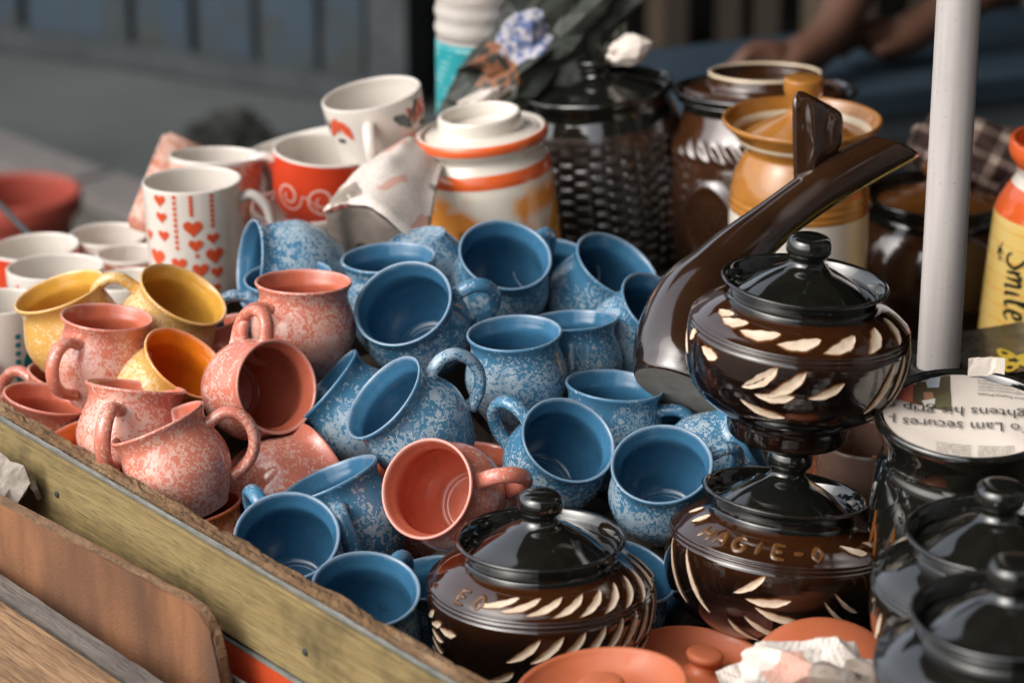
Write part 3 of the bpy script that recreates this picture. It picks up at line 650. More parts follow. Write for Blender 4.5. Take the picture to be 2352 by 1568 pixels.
for k in SP:
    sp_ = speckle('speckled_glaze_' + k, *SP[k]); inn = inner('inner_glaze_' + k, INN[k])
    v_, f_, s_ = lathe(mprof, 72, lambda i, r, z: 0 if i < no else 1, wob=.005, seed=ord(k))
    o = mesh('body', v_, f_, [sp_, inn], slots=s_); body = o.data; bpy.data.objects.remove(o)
    n_ = len(hp); rad = [(.062 if 2 < i < n_ - 3 else .070) * MD for i in range(n_)]
    hv, hf = tube([p * MD for p in hp], rad, 14, 1.30)
    hm = speckle('speckled_handle_' + k, *SP[k], amount=-.07, top=False); o = mesh('handle', hv, hf, hm); hand = o.data; bpy.data.objects.remove(o)
    MUGMESH[k] = (body, hand)
GRP = {'B': 'blue speckled mugs in the heap', 'P': 'salmon speckled mugs in the heap', 'Y': 'yellow speckled mugs', 'Z': 'yellow speckled mugs', 'O': 'orange mugs low in the heap'}
SUPPORT = []      # (x, y, lowest z, radius) of what rests in the heap
for k, px, py, t, s, mouth, ratio, hd, label in MUGS:
    a, h = axes(px, py, mouth, ratio, hd); c = at(px, py, t); base = c - a * (.99 * MD * s)
    e = thing('speckled_mug', label, 'mug', group=GRP[k], matrix=mat_from(h, a, base, s))
    mesh('body', 0, 0, 0, e, me=MUGMESH[k][0]); mesh('handle', 0, 0, 0, e, me=MUGMESH[k][1])
    e.scale = (s * random.uniform(.975, 1.02), s * random.uniform(.975, 1.02), s * random.uniform(.97, 1.03))   # hand-thrown: no two alike
    mid = base + a * MD * .5; lo = min(base.z - .34 * MD * math.hypot(a.x, a.y), mid.z - .54 * MD, c.z - .5 * MD * math.hypot(a.x, a.y)) if abs(a.z) < .97 else base.z
    SUPPORT.append((mid.x, mid.y, lo, .045))

# ------------------------------------------------------------------ black and brown carved pots with lids
def pot_glaze(name, lo, hi, z0, z1, rough=.09, ridge=.10):
    """lead-dark glaze that breaks to brown where it runs thin over the shoulder"""
    n = N(name); tc, v = n.coords(); sx = n.new('ShaderNodeSeparateXYZ'); n.l(tc.outputs['Object'], sx.inputs[0])
    mr = n.new('ShaderNodeMapRange'); n.l(sx.outputs[2], mr.inputs[0]); mr.inputs[1].default_value = z0; mr.inputs[2].default_value = z1
    f = n.math('ADD', mr.outputs[0], n.math('MULTIPLY', n.math('SUBTRACT', n.noise(v, 22, 4, .6), .5), .9), True)
    c = n.mix(f, lo, hi); rr = n.ramp(n.noise(v, 40, 3), [(.3, (rough * .6,) * 3), (.75, (rough * 1.9,) * 3)])
    n.bump(n.math('ADD', n.noise(v, 36, 3), n.math('MULTIPLY', n.math('SINE', n.math('MULTIPLY', n.math('ADD', sx.outputs[2], n.math('MULTIPLY', n.noise(v, 9, 2), .006)), 1400.0)), ridge)), .10, .002); n.b.inputs['IOR'].default_value = 1.6; return n.fin(c, rr, .6, 0, .8)
M['black_glaze'] = glaze('black_glaze', (.008, .0078, .0062), .075, .2, (.005, .0055, .0045), spec=.65, coat=.9, bump=.05)
M['brown_glaze'] = pot_glaze('brown_glaze', (.006, .0034, .0026), (.036, .011, .0032), .065, .108)
M['carved'] = rough_mat('carved_cream_clay', (.66, .53, .40), (.55, .42, .30), 150, .75, .5, 400, .0006, c3=(.72, .60, .47))
M['halo'] = glaze('rust_glaze', (.16, .055, .012), .2, .2)
M['emboss'] = glaze('honey_glaze_relief', (.115, .048, .012), .10, .2)
pouter = [(.0005, .006), (.038, .006), (.041, 0), (.0465, .001), (.0475, .012), (.0480, .0165), (.0560, .021), (.0675, .028), (.0768, .037), (.0825, .049), (.0850, .063), (.0856, .076), (.0852, .0848), (.0836, .0870), (.0847, .0888), (.0832, .0906), (.0842, .0920), (.0815, .0945), (.0765, .0992), (.069, .1044), (.061, .1084), (.0570, .1098), (.0558, .1118), (.0572, .1165), (.0612, .1215), (.0635, .1232), (.0640, .1245), (.0628, .1256)]
pinner = [(.0606, .1250), (.0585, .1218), (.0560, .1150), (.0545, .1105), (.0500, .1085), (.0495, .100), (.0005, .099)]
lidp = [(.0005, .1112), (.046, .1112), (.0545, .1118), (.0552, .1130), (.0540, .1142), (.0475, .1178), (.037, .1252), (.026, .1315), (.0180, .1355), (.0140, .1392), (.0132, .1425), (.0150, .1452), (.0170, .1480), (.0172, .1530), (.0158, .1580), (.0120, .1606), (.0060, .1615), (.0005, .1617)]
po = smooth_prof(pouter, 4); pp = po[:-1] + smooth_prof([pouter[-1]] + pinner, 4); lp = smooth_prof(lidp, 4); npo = len(po)
PSURF = Surf(po)
collar = next(i for i, q in enumerate(po) if q[1] > .1083 and q[0] < .0605)
pv, pf, ps = lathe(pp, 96, lambda i, r, z: 0 if i < collar else 1, wob=.003, seed=2)
o = mesh('body', pv, pf, [M['brown_glaze'], M['black_glaze']], slots=ps); POTME = o.data; bpy.data.objects.remove(o)
o = mesh('lid', *lathe(lp, 72, wob=.003, seed=5)[:2], M['black_glaze']); LIDME = o.data; bpy.data.objects.remove(o)
def pot(px, py, t, label, s=1.0, tilt=(0, 0), group='carved lidded pots', zr=.1245):
    c = at(px, py, t); a = (Vector((tilt[0], tilt[1], 1))).normalized(); h = Vector((1, 0, 0)); h = (h - a * h.dot(a)).normalized()
    e = thing('lidded_pot', label, 'pot', group=group, matrix=mat_from(h, a, c - a * (zr * s), s)); mesh('body', 0, 0, 0, e, me=POTME); mesh('lid', 0, 0, 0, e, me=LIDME)
    return e
ZM = [(.02, .022), (.03, .034), (.045, .058), (.057, .071), (.066, .078), (.074, .0835), (.088, .0990), (.098, .1055), (.11, .108)]
def zmap(z):
    for (a0, b0_), (a1, b1_) in zip(ZM, ZM[1:]):
        if a0 <= z <= a1: return b0_ + (z - a0) / (a1 - a0) * (b1_ - b0_)
    return z
def carve(e, leaves):
    for ph, z, ln, wd, an in leaves:
        z = zmap(z)
        o = mesh('carved_leaf', *leaf(PSURF, ph, z, ln, wd, an, .0011, dome=-.0008), M['carved'], e)
        mesh('glaze_edge', *leaf(PSURF, ph, z, ln * 1.07, wd * 1.28, an, .0003), M['halo'], o)
def emboss(e, txt, phi, z, step, size, ang=0):
    z = zmap(z)
    for i, ch in enumerate(txt):
        for st in LET[ch]: mesh('embossed_stroke', *ribbon(PSURF, phi + i * step, z, [((x - .35) * size, (y - .5) * size) for x, y in st], size * .32, .0003, ang, 4, .0011), M['emboss'], e)
LET = {'H': [[(0, 0), (.1, .5), (.15, 1)], [(.7, 0), (.75, .5), (.85, 1)], [(.08, .5), (.75, .55)]], 'A': [[(0, 0), (.35, 1), (.7, 0)], [(.15, .4), (.55, .4)]], 'G': [[(.7, .9), (.3, 1), (0, .5), (.3, 0), (.7, .2), (.65, .5), (.4, .45)]],
       'I': [[(.3, 0), (.4, 1)]], 'E': [[(.7, 1), (.1, .95), (.05, .5), (.1, .05), (.7, 0)], [(.08, .5), (.55, .52)]], '-': [[(0, .45), (.6, .55)]], '0': [[(.3, 0), (.02, .4), (.3, 1), (.6, .6), (.3, 0)]], '2': [[(0, .8), (.35, 1), (.6, .7), (.1, 0), (.7, .05)]], 'O': [[(.3, 0), (.02, .4), (.3, 1), (.6, .6), (.3, 0)]]}
pB = pot(1241, 1235, 2.106, 'carved lidded pot beside the rail with a band of slanted cream leaves round its shoulder', tilt=(0, .05))
carve(pB, [(-24 + 13.5 * i, .0905 - .0004 * i, .0315, .0052, 22 + 3.5 * i) for i in range(10)] + [(-8 + 11.5 * i, .0560 + .001 * i, .031, .0054, 38 + 3 * i) for i in range(10)] + [(26 + 12 * i, .043, .022, .005, 20) for i in range(4)]
      + [(-68, .066, .014, .0045, 35), (-62, .060, .016, .005, 20), (-52, .058, .019, .0055, 2), (-62, .050, .016, .0045, -18), (-64, .043, .016, .0045, -35), (-70, .036, .014, .004, -50), (-20, .038, .022, .005, 30)])
emboss(pB, 'EO', -48, .0885, 13, .012, 0)
pC = pot(1803, 1130, 2.165, 'embossed lidded pot standing under the raised pot, with raised letters and cream sprays', tilt=(.12, .13))
carve(pC, [(42, .0905, .025, .0060, -24), (63, .0905, .024, .0058, -20), (80, .091, .02, .005, -14), (-66, .096, .015, .006, 65), (-80, .098, .012, .005, 75)]
      + [(-18, .0600, .028, .0052, 38), (-8, .0500, .033, .0062, 6), (-2, .0415, .036, .0058, -12), (-8, .0340, .036, .0052, -26), (-20, .030, .030, .0046, -42)]
      + [(-50, .0500, .052, .0042, -56), (-66, .0500, .050, .0040, -58), (34, .050, .032, .0030, -34), (27, .045, .026, .0026, -38), (68, .05, .03, .002, 60)])
emboss(pC, 'HAGIE-0', -52, .0895, 11.5, .0125, -4)
pA = pot(1849, 645, 2.125, 'raised lidded pot balanced on the knob of the embossed pot, broad cream leaves', .985, tilt=(.08, .02))
carve(pA, [(a_, b_, c_ * 1.18, d_ * 1.08, e_) for a_, b_, c_, d_, e_ in [(-62, .0965, .014, .0065, 10), (-50, .0935, .020, .0075, 12), (-30, .0905, .027, .0080, 10), (-6, .0885, .028, .0085, 14), (18, .0885, .027, .0085, 26), (41, .0895, .024, .0085, 44), (64, .091, .022, .0075, 62), (82, .091, .02, .006, 74)]
      + [(-74, .074, .011, .006, 60), (-56, .066, .016, .0078, -8), (-82, .060, .016, .0055, -60), (-24, .0570, .028, .0085, 38), (-10, .0555, .030, .0075, 40), (10, .0530, .024, .0060, 26), (-16, .0460, .025, .0068, 6), (-22, .0375, .030, .0060, -14), (44, .0495, .036, .0062, 56), (58, .054, .030, .0058, 64), (72, .060, .022, .005, 72), (62, .044, .028, .005, 44), (50, .036, .026, .004, 24)]])
DARKME = POTME.copy(); DARKME.materials[0] = M['black_glaze']
p9 = pot(2292, 1222, 1.95, 'plain black lidded pot in front of the jar covered with newspaper', 1.0, group='plain black lidded pots'); p9.children[0].data = DARKME
carve(p9, [(-74, .05, .03, .004, 62), (-64, .044, .03, .004, 66)])
p10 = pot(2324, 1408, 1.78, 'black lidded pot beside the terracotta lids, standing before the other black pot', 1.0, group='plain black lidded pots'); p10.children[0].data = DARKME

# ------------------------------------------------------------------ jars at the back
M['white_glaze'] = glaze('cream_white_glaze', (.74, .68, .60), .16, .05, scale=10)
M['orange_glaze'] = glaze('orange_red_glaze', (.78, .13, .03), .16, .12, scale=40)
M['honey'] = glaze('honey_glaze', (.40, .175, .035), .10, .25, (.27, .10, .018), 26)
M['cream'] = glaze('cream_glaze', (.70, .57, .40), .2, .06)
M['choc'] = pot_glaze('chocolate_glaze', (.014, .006, .0035), (.052, .019, .007), .02, .16, .12)
M['basket'] = pot_glaze('basket_glaze', (.006, .0045, .0035), (.034, .013, .005), .10, .185, .30, 0.0)
def painted():
    n = N('painted_jar_glaze'); tc, v = n.coords(False); sx = n.new('ShaderNodeSeparateXYZ'); n.l(tc.outputs['Object'], sx.inputs[0])
    f = n.noise(v, 15, 2, .5, .6); g_ = n.noise(v, 42, 3, .6); h = n.noise(v, 11, 2, .5, .3)
    zz = n.new('ShaderNodeMapRange'); n.l(sx.outputs[2], zz.inputs[0]); zz.inputs[1].default_value = .164; zz.inputs[2].default_value = .150; 
    m1 = n.math('MULTIPLY', n.ramp(f, [(.47, (0, 0, 0)), (.53, (1, 1, 1))]), zz.outputs[0], True)
    petal = n.mix(g_, (.80, .16, .03), (.88, .48, .10)); petal2 = n.mix(g_, (.80, .42, .05), (.62, .26, .04))
    c = n.mix(m1, (.74, .68, .58), petal)
    m2 = n.math('MULTIPLY', n.ramp(h, [(.50, (0, 0, 0)), (.55, (1, 1, 1))]), zz.outputs[0], True); c = n.mix(m2, c, petal2)
    m3 = n.math('MULTIPLY', n.ramp(n.noise(v, 19, 2, .5, .5), [(.62, (0, 0, 0)), (.66, (1, 1, 1))]), zz.outputs[0], True); c = n.mix(m3, c, (.09, .10, .035))
    n.bump(n.noise(v, 45, 2), .05, .002); return n.fin(c, .16, .5, 0, .3)
M['painted'] = painted()
def jar_at(name, label, px, py, t, zrim, tilt=(0, 0), s=1.0, spin=0.0, cat='jar'):
    """empty at the base of a jar whose rim centre shows at (px, py)"""
    c = at(px, py, t); a = Vector((tilt[0], tilt[1], 1)).normalized(); h = Vector((math.cos(spin), math.sin(spin), 0)); h = (h - a * h.dot(a)).normalized()
    return thing(name, label, cat, matrix=mat_from(h, a, c - a * (zrim * s), s))
def turned(name, prof, mats, parent, slot=None, n=4, segs=80, disp=None, wob=.003):
    v_, f_, s_ = lathe(smooth_prof(prof, n), segs, slot, disp, wob); return mesh(name, v_, f_, mats, parent, slots=s_)
# orange-banded painted jar, lid laid upside down on it
j = jar_at('painted_jar', 'white jar with orange bands and painted flowers, its lid laid upside down', 1104, 298, 2.75, .206, (-.10, .0))
jp = [(.0005, .004), (.055, .004), (.060, 0), (.0655, .006), (.0668, .03), (.0672, .10), (.0668, .150), (.0655, .1625), (.0652, .170), (.0625, .178), (.0575, .1835), (.0562, .187), (.0580, .191), (.0628, .195), (.0648, .1985), (.0650, .203), (.0635, .206), (.0600, .207), (.0575, .204), (.0555, .190), (.053, .17), (.060, .14), (.060, .02), (.0005, .012)]
def js(i, r, z):
    if i > 4 * 16.2: return 1
    return 0 if z < .163 else 2 if z < .178 else 1 if z < .1975 else 2
turned('body', jp, [M['painted'], M['white_glaze'], M['orange_glaze']], j, js)
turned('lid', [(.0005, .2085), (.030, .2085), (.048, .2085), (.0545, .2095), (.0548, .2125), (.053, .2145), (.046, .2160), (.0425, .2170), (.0412, .2200), (.0408, .2280), (.0400, .2315), (.0375, .2325), (.0355, .2305), (.0350, .222), (.033, .2165), (.0005, .2155)], [M['white_glaze'], M['orange_glaze']], j, lambda i, r, z: 1 if (z < .2126 and r > .05) else 0); j.children[-1].location.z -= .0095
# black jar with basket weave
def weave(th, z, r, i):
    if not (.012 < z < .145) or r < .06: return 0
    cols = 32; u = th / (2 * math.pi) * cols; row = z / .0125; k = int(u) % 2; fr = (row + (.5 if k else 0)) % 1; fu = u % 1
    return .0026 * min(1, 4 * min(fr, 1 - fr)) * min(1, 5 * min(fu, 1 - fu)) - .0008
j = jar_at('basket_jar', 'large black lidded jar with a basket-weave body under the crumpled dark wrapper', 1372, 203, 2.92, .186, (-.11, .02))
bp = [(.0005, .003), (.07, .003), (.075, 0), (.080, .006)] + [(.080 + .009 * math.sin(math.pi * (k + 1) / 24), .006 + .138 * (k + 1) / 24) for k in range(22)] + [(.0815, .148), (.0795, .156), (.0755, .166), (.0742, .170), (.0750, .176), (.0772, .182), (.0778, .186), (.0765, .189), (.0740, .188), (.0715, .183), (.068, .176), (.0005, .174)]
v_, f_, s_ = lathe(smooth_prof(bp, 5), 352, lambda i, r, z: 0 if i < 27 * 5 else 1, weave, .002); mesh('body', v_, f_, [M['basket'], M['black_glaze']], j, slots=s_)
turned('lid', [(.0005, .177), (.066, .177), (.069, .180), (.0675, .183), (.060, .185), (.035, .193), (.018, .198), (.013, .201), (.0125, .205), (.0175, .209), (.0185, .214), (.0165, .218), (.0005, .219)], M['black_glaze'], j)
# chocolate jar with rope shoulder and arched panels, lid upside down
def relief(th, z, r, i):
    if .128 < z < .150 and r > .06: return .0022 * math.sin(34 * th + z * 330) * math.sin(math.pi * (z - .128) / .022)
    if .018 < z < .122 and r > .06:
        u = (th / (2 * math.pi) * 7) % 1 - .5; d = math.hypot(u * 2.3, (z - .068) / .052); return .0030 * math.exp(-((d - .72) / .10) ** 2) + .0022 * math.exp(-((abs(u) - .5) / .05) ** 2) + (.0012 * math.sin(z * 420) * math.sin(th * 90) if d < .55 else 0)
    return 0
j = jar_at('panelled_jar', 'dark brown jar with a rope-twist shoulder and arched panels, its lid upside down', 1757, 208, 2.89, .190, (0, .10))
cp = [(.0005, .003), (.085, .003), (.090, 0), (.0945, .008)] + [(.0955 + .004 * math.sin(math.pi * k / 16), .015 + .112 * k / 16) for k in range(17)] + [(.0965, .132), (.0945, .140), (.0905, .148), (.0865, .158), (.083, .170), (.0825, .173), (.0840, .178), (.0895, .185), (.0940, .1885), (.0945, .1915), (.0915, .193), (.0880, .191), (.0850, .186), (.083, .18), (.0005, .178)]
v_, f_, s_ = lathe(smooth_prof(cp, 4), 280, lambda i, r, z: 0 if z < .171 else 1, relief, .002); mesh('body', v_, f_, [M['choc'], M['black_glaze']], j, slots=s_)
turned('lid', [(.0005, .186), (.070, .186), (.082, .1875), (.083, .190), (.078, .1935), (.064, .1965), (.0595, .198), (.0585, .2035), (.058, .2075)], M['choc'], j); turned('lid_rim', [(.0582, .2072), (.0578, .2092), (.0560, .2098), (.0543, .2085), (.0540, .205), (.053, .199), (.0005, .197)], [M['cream'], M['choc']], j, lambda i, r, z: 0 if i < 13 else 1)
# honey and white pickle jar with dished lid
j = jar_at('pickle_jar', 'honey-brown and white pickle jar with a dished rim and knobbed lid', 1843, 272, 2.66, .236)
hpj = [(.0005, .004), (.055, .004), (.060, 0), (.0645, .006), (.0655, .05), (.066, .135), (.0662, .150), (.0668, .153), (.0660, .1560), (.0665, .1595), (.0655, .163), (.0655, .168), (.0625, .181), (.0570, .194), (.0525, .202), (.0515, .2065), (.0560, .2135), (.0655, .2235), (.0735, .231), (.0750, .234), (.0742, .2365), (.0718, .2360), (.0705, .233), (.063, .223), (.054, .2130), (.0005, .211)]
turned('body', hpj, [M['white_glaze'], M['honey'], M['cream']], j, lambda i, r, z: 0 if z < .150 else (2 if (i > 4 * 22.6 and z < .232) else 1))
turned('lid', [(.0005, .212), (.051, .2142), (.0555, .2165), (.0545, .2190), (.046, .224), (.030, .2325), (.016, .2400), (.0122, .2450), (.0127, .2500), (.0165, .2580), (.0185, .2640), (.0190, .2710), (.0170, .2755), (.0005, .2770)], M['honey'], j)
# black jar with petal-carved brown lid behind the pole
def petals(th, z, r, i): return (.0020 * abs(math.sin(7 * th + r * 160)) * math.sin(math.pi * min(1, max(0, (r - .012) / .045)))) if .012 < r < .057 and i > 12 else 0
j = jar_at('petal_lid_jar', 'black jar behind the parasol pole with a petal-carved brown lid', 2157, 448, 2.86, .146); j.scale.z = .885
turned('body', [(.0005, .003), (.07, .003), (.075, 0), (.082, .01), (.090, .05), (.092, .085), (.088, .115), (.078, .135), (.068, .145), (.066, .150), (.0685, .158), (.0735, .1635), (.0750, .166), (.0738, .168), (.071, .167), (.068, .162), (.064, .155), (.0005, .152)], [M['choc'], M['black_glaze']], j, lambda i, r, z: 0 if z < .14 else 1)
v_, f_, _ = lathe(smooth_prof([(.0005, .1555), (.058, .1555), (.0615, .157), (.060, .159), (.050, .162), (.036, .1675), (.022, .174), (.015, .179), (.0130, .183), (.0150, .189), (.0180, .195), (.0170, .201), (.0110, .204), (.0005, .2045)], 4), 140, None, petals); M['petal'] = glaze('amber_glaze', (.17, .065, .015), .12, .3, (.08, .026, .006), 60); mesh('lid', v_, f_, M['petal'], j)
# yellow jar with brush lettering at the picture's edge
M['yellow_stripe'] = None
def ystripe():
    n = N('yellow_striped_glaze'); tc, v = n.coords(False); sx = n.new('ShaderNodeSeparateXYZ'); n.l(tc.outputs['Object'], sx.inputs[0])
    q = n.math('ADD', n.math('MULTIPLY', sx.outputs[2], 430.0), n.math('MULTIPLY', n.noise(v, 14, 2), 3.0)); s_ = n.math('SINE', q)
    c = n.mix(n.ramp(s_, [(.86, (0, 0, 0)), (.97, (.8,) * 3)]), (.78, .54, .15), (.80, .36, .05)); c = n.mix(n.ramp(n.noise(v, 20, 3), [(.45, (0, 0, 0)), (.7, (.5,) * 3)]), c, (.80, .62, .28)); return n.fin(c, .18, .5, 0, .3)
M['yellow'] = ystripe(); M['ink'] = glaze('black_brush_paint', (.014, .013, .012), .3, .1)
SPIN = 0.0
j = jar_at('lettered_jar', 'yellow striped jar with orange-red neck and black brush lettering', 2480, 322, 2.66, .224)
yp = [(.0005, .004), (.075, .004), (.080, 0), (.0820, .008), (.0830, .03), (.0795, .095), (.0760, .145), (.0740, .158), (.0670, .172), (.0600, .182), (.0560, .189), (.0555, .193), (.0580, .200), (.0625, .207), (.0650, .213), (.0652, .219), (.0640, .224), (.060, .225), (.057, .22), (.055, .20), (.0005, .19)]
yo = smooth_prof(yp, 4); v_, f_, s_ = lathe(yo, 80, lambda i, r, z: 0 if z < .154 else 2 if z < .180 else 1 if z < .199 else 2); mesh('body', v_, f_, [M['yellow'], M['white_glaze'], M['orange_glaze']], j, slots=s_)
YS = Surf(yo[:60])
SM = {'S': [[(.62, .86), (.5, 1), (.25, .95), (.15, .72), (.42, .5), (.62, .28), (.42, .02), (.12, .05), (.0, .2)]], 'm': [[(0, .5), (.06, .02)], [(.06, .3), (.22, .52), (.32, .42), (.32, .02)], [(.32, .3), (.5, .52), (.6, .4), (.62, .02), (.75, .05)]], 'i': [[(.05, .5), (.08, .05), (.22, .06)]], 'l': [[(.0, .2), (.22, .7), (.20, 1.0), (.08, .9), (.08, .2), (.2, .02), (.34, .12)]], 'e': [[(.05, .25), (.34, .36), (.30, .55), (.12, .5), (.06, .2), (.22, .02), (.5, .14)]]}
x = 0.0; strokes = []
for ch, adv in (('S', .78), ('m', .86), ('i', .34), ('l', .42), ('e', .5)):
    for st in SM[ch]: strokes.append([((px_ + x) * .0225, (py_ - .4) * .036) for px_, py_ in st])
    x += adv
if 1: strokes.append([(.0440, .010), (.0455, .012)])
lt = [ribbon(YS, -50, .128, [(a_, b_) for a_, b_ in st], .0036, .0005, -86) for st in strokes]
mesh('lettering', *joined(lt), M['ink'], j)
mesh('flourish', *joined([ribbon(YS, -73, .120, [(0, 0), (.006, .007), (.012, .001)], .0016), ribbon(YS, -73, .120, [(.006, -.006), (.006, .008), (.009, .014)], .0016), ribbon(YS, -73, .120, [(0, .01), (.006, .0), (.012, -.004)], .0016)]), M['ink'], j)
# black jar whose mouth is stuffed with newspaper
j = jar_at('newspaper_jar', 'black jar with its mouth covered by a sheet of printed newspaper', 2222, 953, 2.10, .185, (0, -.12), 1.07)
turned('body', [(.0005, .003), (.05, .003), (.055, 0), (.060, .006), (.0625, .04), (.063, .10), (.0620, .130), (.0590, .146), (.0565, .153), (.0560, .158), (.0585, .168), (.0625, .177), (.0645, .182), (.0648, .185), (.0635, .1875), (.0610, .187), (.0585, .183), (.0560, .176), (.053, .165), (.0005, .16)], [M['black_glaze'], M['black_glaze']], j, lambda i, r, z: 0 if z < .15 else 1)
M['carve_dark'] = M['halo']
TS = Surf(smooth_prof([(.060, .006), (.0625, .04), (.063, .10), (.0620, .130)], 4))
for k in range(9):
    for d in (0, 1): mesh('raised_leaf', *leaf(TS, -80 + 22 * k + 6 * d, .095 - .012 * d, .05, .004, 70 + 12 * d, .0004, dome=.0012), M['halo'], j)
M['newsprint'] = rough_mat('newsprint', (.76, .68, .60), (.70, .62, .55), 14, .9, .15, 90, .001)
jm = j.matrix_world; zn = jm.translation.z + .1838; vs_, fs_ = [], []
def nz(x, y): return .0012 * noise.noise(Vector((x * 45, y * 45, 1.))) + .0010 * math.sin(x * 70 + y * 30)
nr, nth = 12, 72
vs_.append((0, 0, .1838))
for i in range(1, nr + 1):
    for k in range(nth):
        th = 2 * math.pi * k / nth; r = .0578 * i / nr * (1 + (.022 * noise.noise(Vector((math.cos(th) * 3, math.sin(th) * 3, 5.))) if i == nr else 0)); x_, y_ = r * math.cos(th), r * math.sin(th); vs_.append((x_, y_, .1838 + nz(x_, y_)))
for k in range(nth):
    k2 = (k + 1) % nth; fs_.append((0, 1 + k, 1 + k2))
    for i in range(nr - 1): a, b = 1 + i * nth + k, 1 + i * nth + k2; fs_.append((a, a + nth, b + nth, b))
paper = mesh('newspaper_sheet', vs_, fs_, M['newsprint'], j)
M['print_ink'] = rough_mat('newspaper_ink', (.06, .055, .05), (.10, .09, .085), 60, .9, .1)
M['print_grey'] = rough_mat('newspaper_small_ink', (.19, .175, .16), (.27, .25, .23), 60, .9, .1)
inv = jm.inverted()
pn_ = (jm.to_3x3() @ Vector((0, 0, 1))).normalized(); pp_ = jm @ Vector((0, 0, .1838))
def lay(px, py, dz):
    d = ray(px, py); return inv @ (CAM + d * ((pp_ - CAM).dot(pn_) / d.dot(pn_)))
def words(txt, px0, py0, px1, py1, hpx, m, name='headline', dz=.0010):
    """line of print lying on the sheet, top towards the viewer; runs from (px0,py0) to (px1,py1) in reading order"""
    p0, p1 = lay(px0, py0, 0), lay(px1, py1, 0); d = (p1 - p0); d.z = 0; L_ = d.length; d.normalize(); up = Vector((-d.y, d.x, 0))
    vs, fs = text_mesh(txt, 1.0, 'LEFT'); wx = max(v.x for v in vs); hh = hpx * 2.1 / FPX / .47 / 1.07; out = []
    for v in vs: q = p0 + d * (v.x / wx * L_) + up * (v.y * hh); out.append((q.x, q.y, .1838 + nz(q.x, q.y) + dz))
    ok = [all(math.hypot(out[i][0], out[i][1]) < .0565 for i in f) for f in fs]
    fs = [f for f, k in zip(fs, ok) if k]
    if fs: mesh(name, out, fs, m, paper, False)
words('To Lam secures p', 2372, 982, 2036, 960, 27, M['print_ink'], dz=.0018); words('tightens his grip o', 2382, 951, 2034, 927, 27, M['print_ink'], dz=.0018)
sm = ['Agence France-Presse', 'letters@hindustantimes.com', "National  Vietnam's  HANOI:", 'Communist elected assembly', 'president as To Lam chief', 'the consolidating Tuesday,', "state and party top 's", 'of concentration']
for i, tx in enumerate(sm): words(tx, 2372, 913 - 8.2 * i - (0 if i else -3), 2245, 908 - 8.4 * i, 7.0 if i else 8.0, M['print_ink'] if i == 0 else M['print_grey'], 'newspaper_line')
for i, tx in enumerate(['administration', 'major gain a', 'significant', 'levels and', 'of crude']):
    words(tx, 2230, 1022 + 6.5 * i, 2150, 1015 + 6.5 * i, 6.5, M['print_grey'], 'newspaper_line'); words('support ' + tx, 2330, 1028 + 5 * i, 2246, 1023 + 5 * i, 6, M['print_grey'], 'newspaper_line')
def patch(name, pts, m, dz=.0008):
    q = [lay(a, b, 0) for a, b in pts]; n_ = 8; vs, fs = [], []
    for i in range(n_ + 1):
        for k in range(n_ + 1):
            u, v = i / n_, k / n_; p = q[0].lerp(q[1], u).lerp(q[3].lerp(q[2], u), v); vs.append((p.x, p.y, .1838 + nz(p.x, p.y) + dz))
    for i in range(n_):
        for k in range(n_): a = i * (n_ + 1) + k; fs.append((a, a + 1, a + n_ + 2, a + n_ + 1))
    fs = [f for f in fs if all(math.hypot(vs[k][0], vs[k][1]) < .0570 for k in f)]
    mesh(name, vs, fs, m, paper, True)
pm_ = lambda nm, a, b, sc=90: rough_mat(nm, a, b, sc, .85, .05)
patch('press_photo', [(2096, 872), (2181, 868), (2184, 944), (2086, 922)], pm_('photo_brown', (.13, .08, .045), (.07, .065, .03), 60))
patch('press_photo', [(2062, 892), (2098, 878), (2096, 925), (2058, 916)], pm_('photo_red', (.62, .16, .10), (.52, .13, .08)), .0011)
patch('press_photo', [(2126, 872), (2160, 870), (2156, 892), (2130, 893)], pm_('photo_pale_blue', (.55, .6, .64), (.42, .48, .55)), .0011)
patch('press_photo', [(2120, 903), (2142, 903), (2146, 922), (2124, 922)], pm_('photo_tan', (.42, .22, .13), (.3, .15, .09)), .0012)
patch('press_photo', [(2116, 920), (2148, 917), (2146, 934), (2124, 931)], pm_('photo_white', (.72, .68, .62), (.6, .56, .52)), .0013)
patch('press_photo', [(2150, 912), (2183, 906), (2184, 942), (2150, 936)], pm_('photo_olive', (.12, .11, .05), (.09, .085, .04)), .0010)
vs_, fs_ = [], []
for i in range(9):
    for k in range(7):
        u, v = i / 8, k / 6; p = lay(2222 + 84 * u, 868 - 26 * v + 10 * (u - .5) ** 2, 0); vs_.append((p.x, p.y, .1858 + .010 * math.sin(math.pi * min(1, v * 1.0)) + .002 * noise.noise(Vector((i * .7, k * .7, 2.)))))
for i in range(8):
    for k in range(6): a = i * 7 + k; fs_.append((a, a + 1, a + 8, a + 7))
o = mesh('torn_flap', vs_, fs_, M['newsprint'], paper, False)

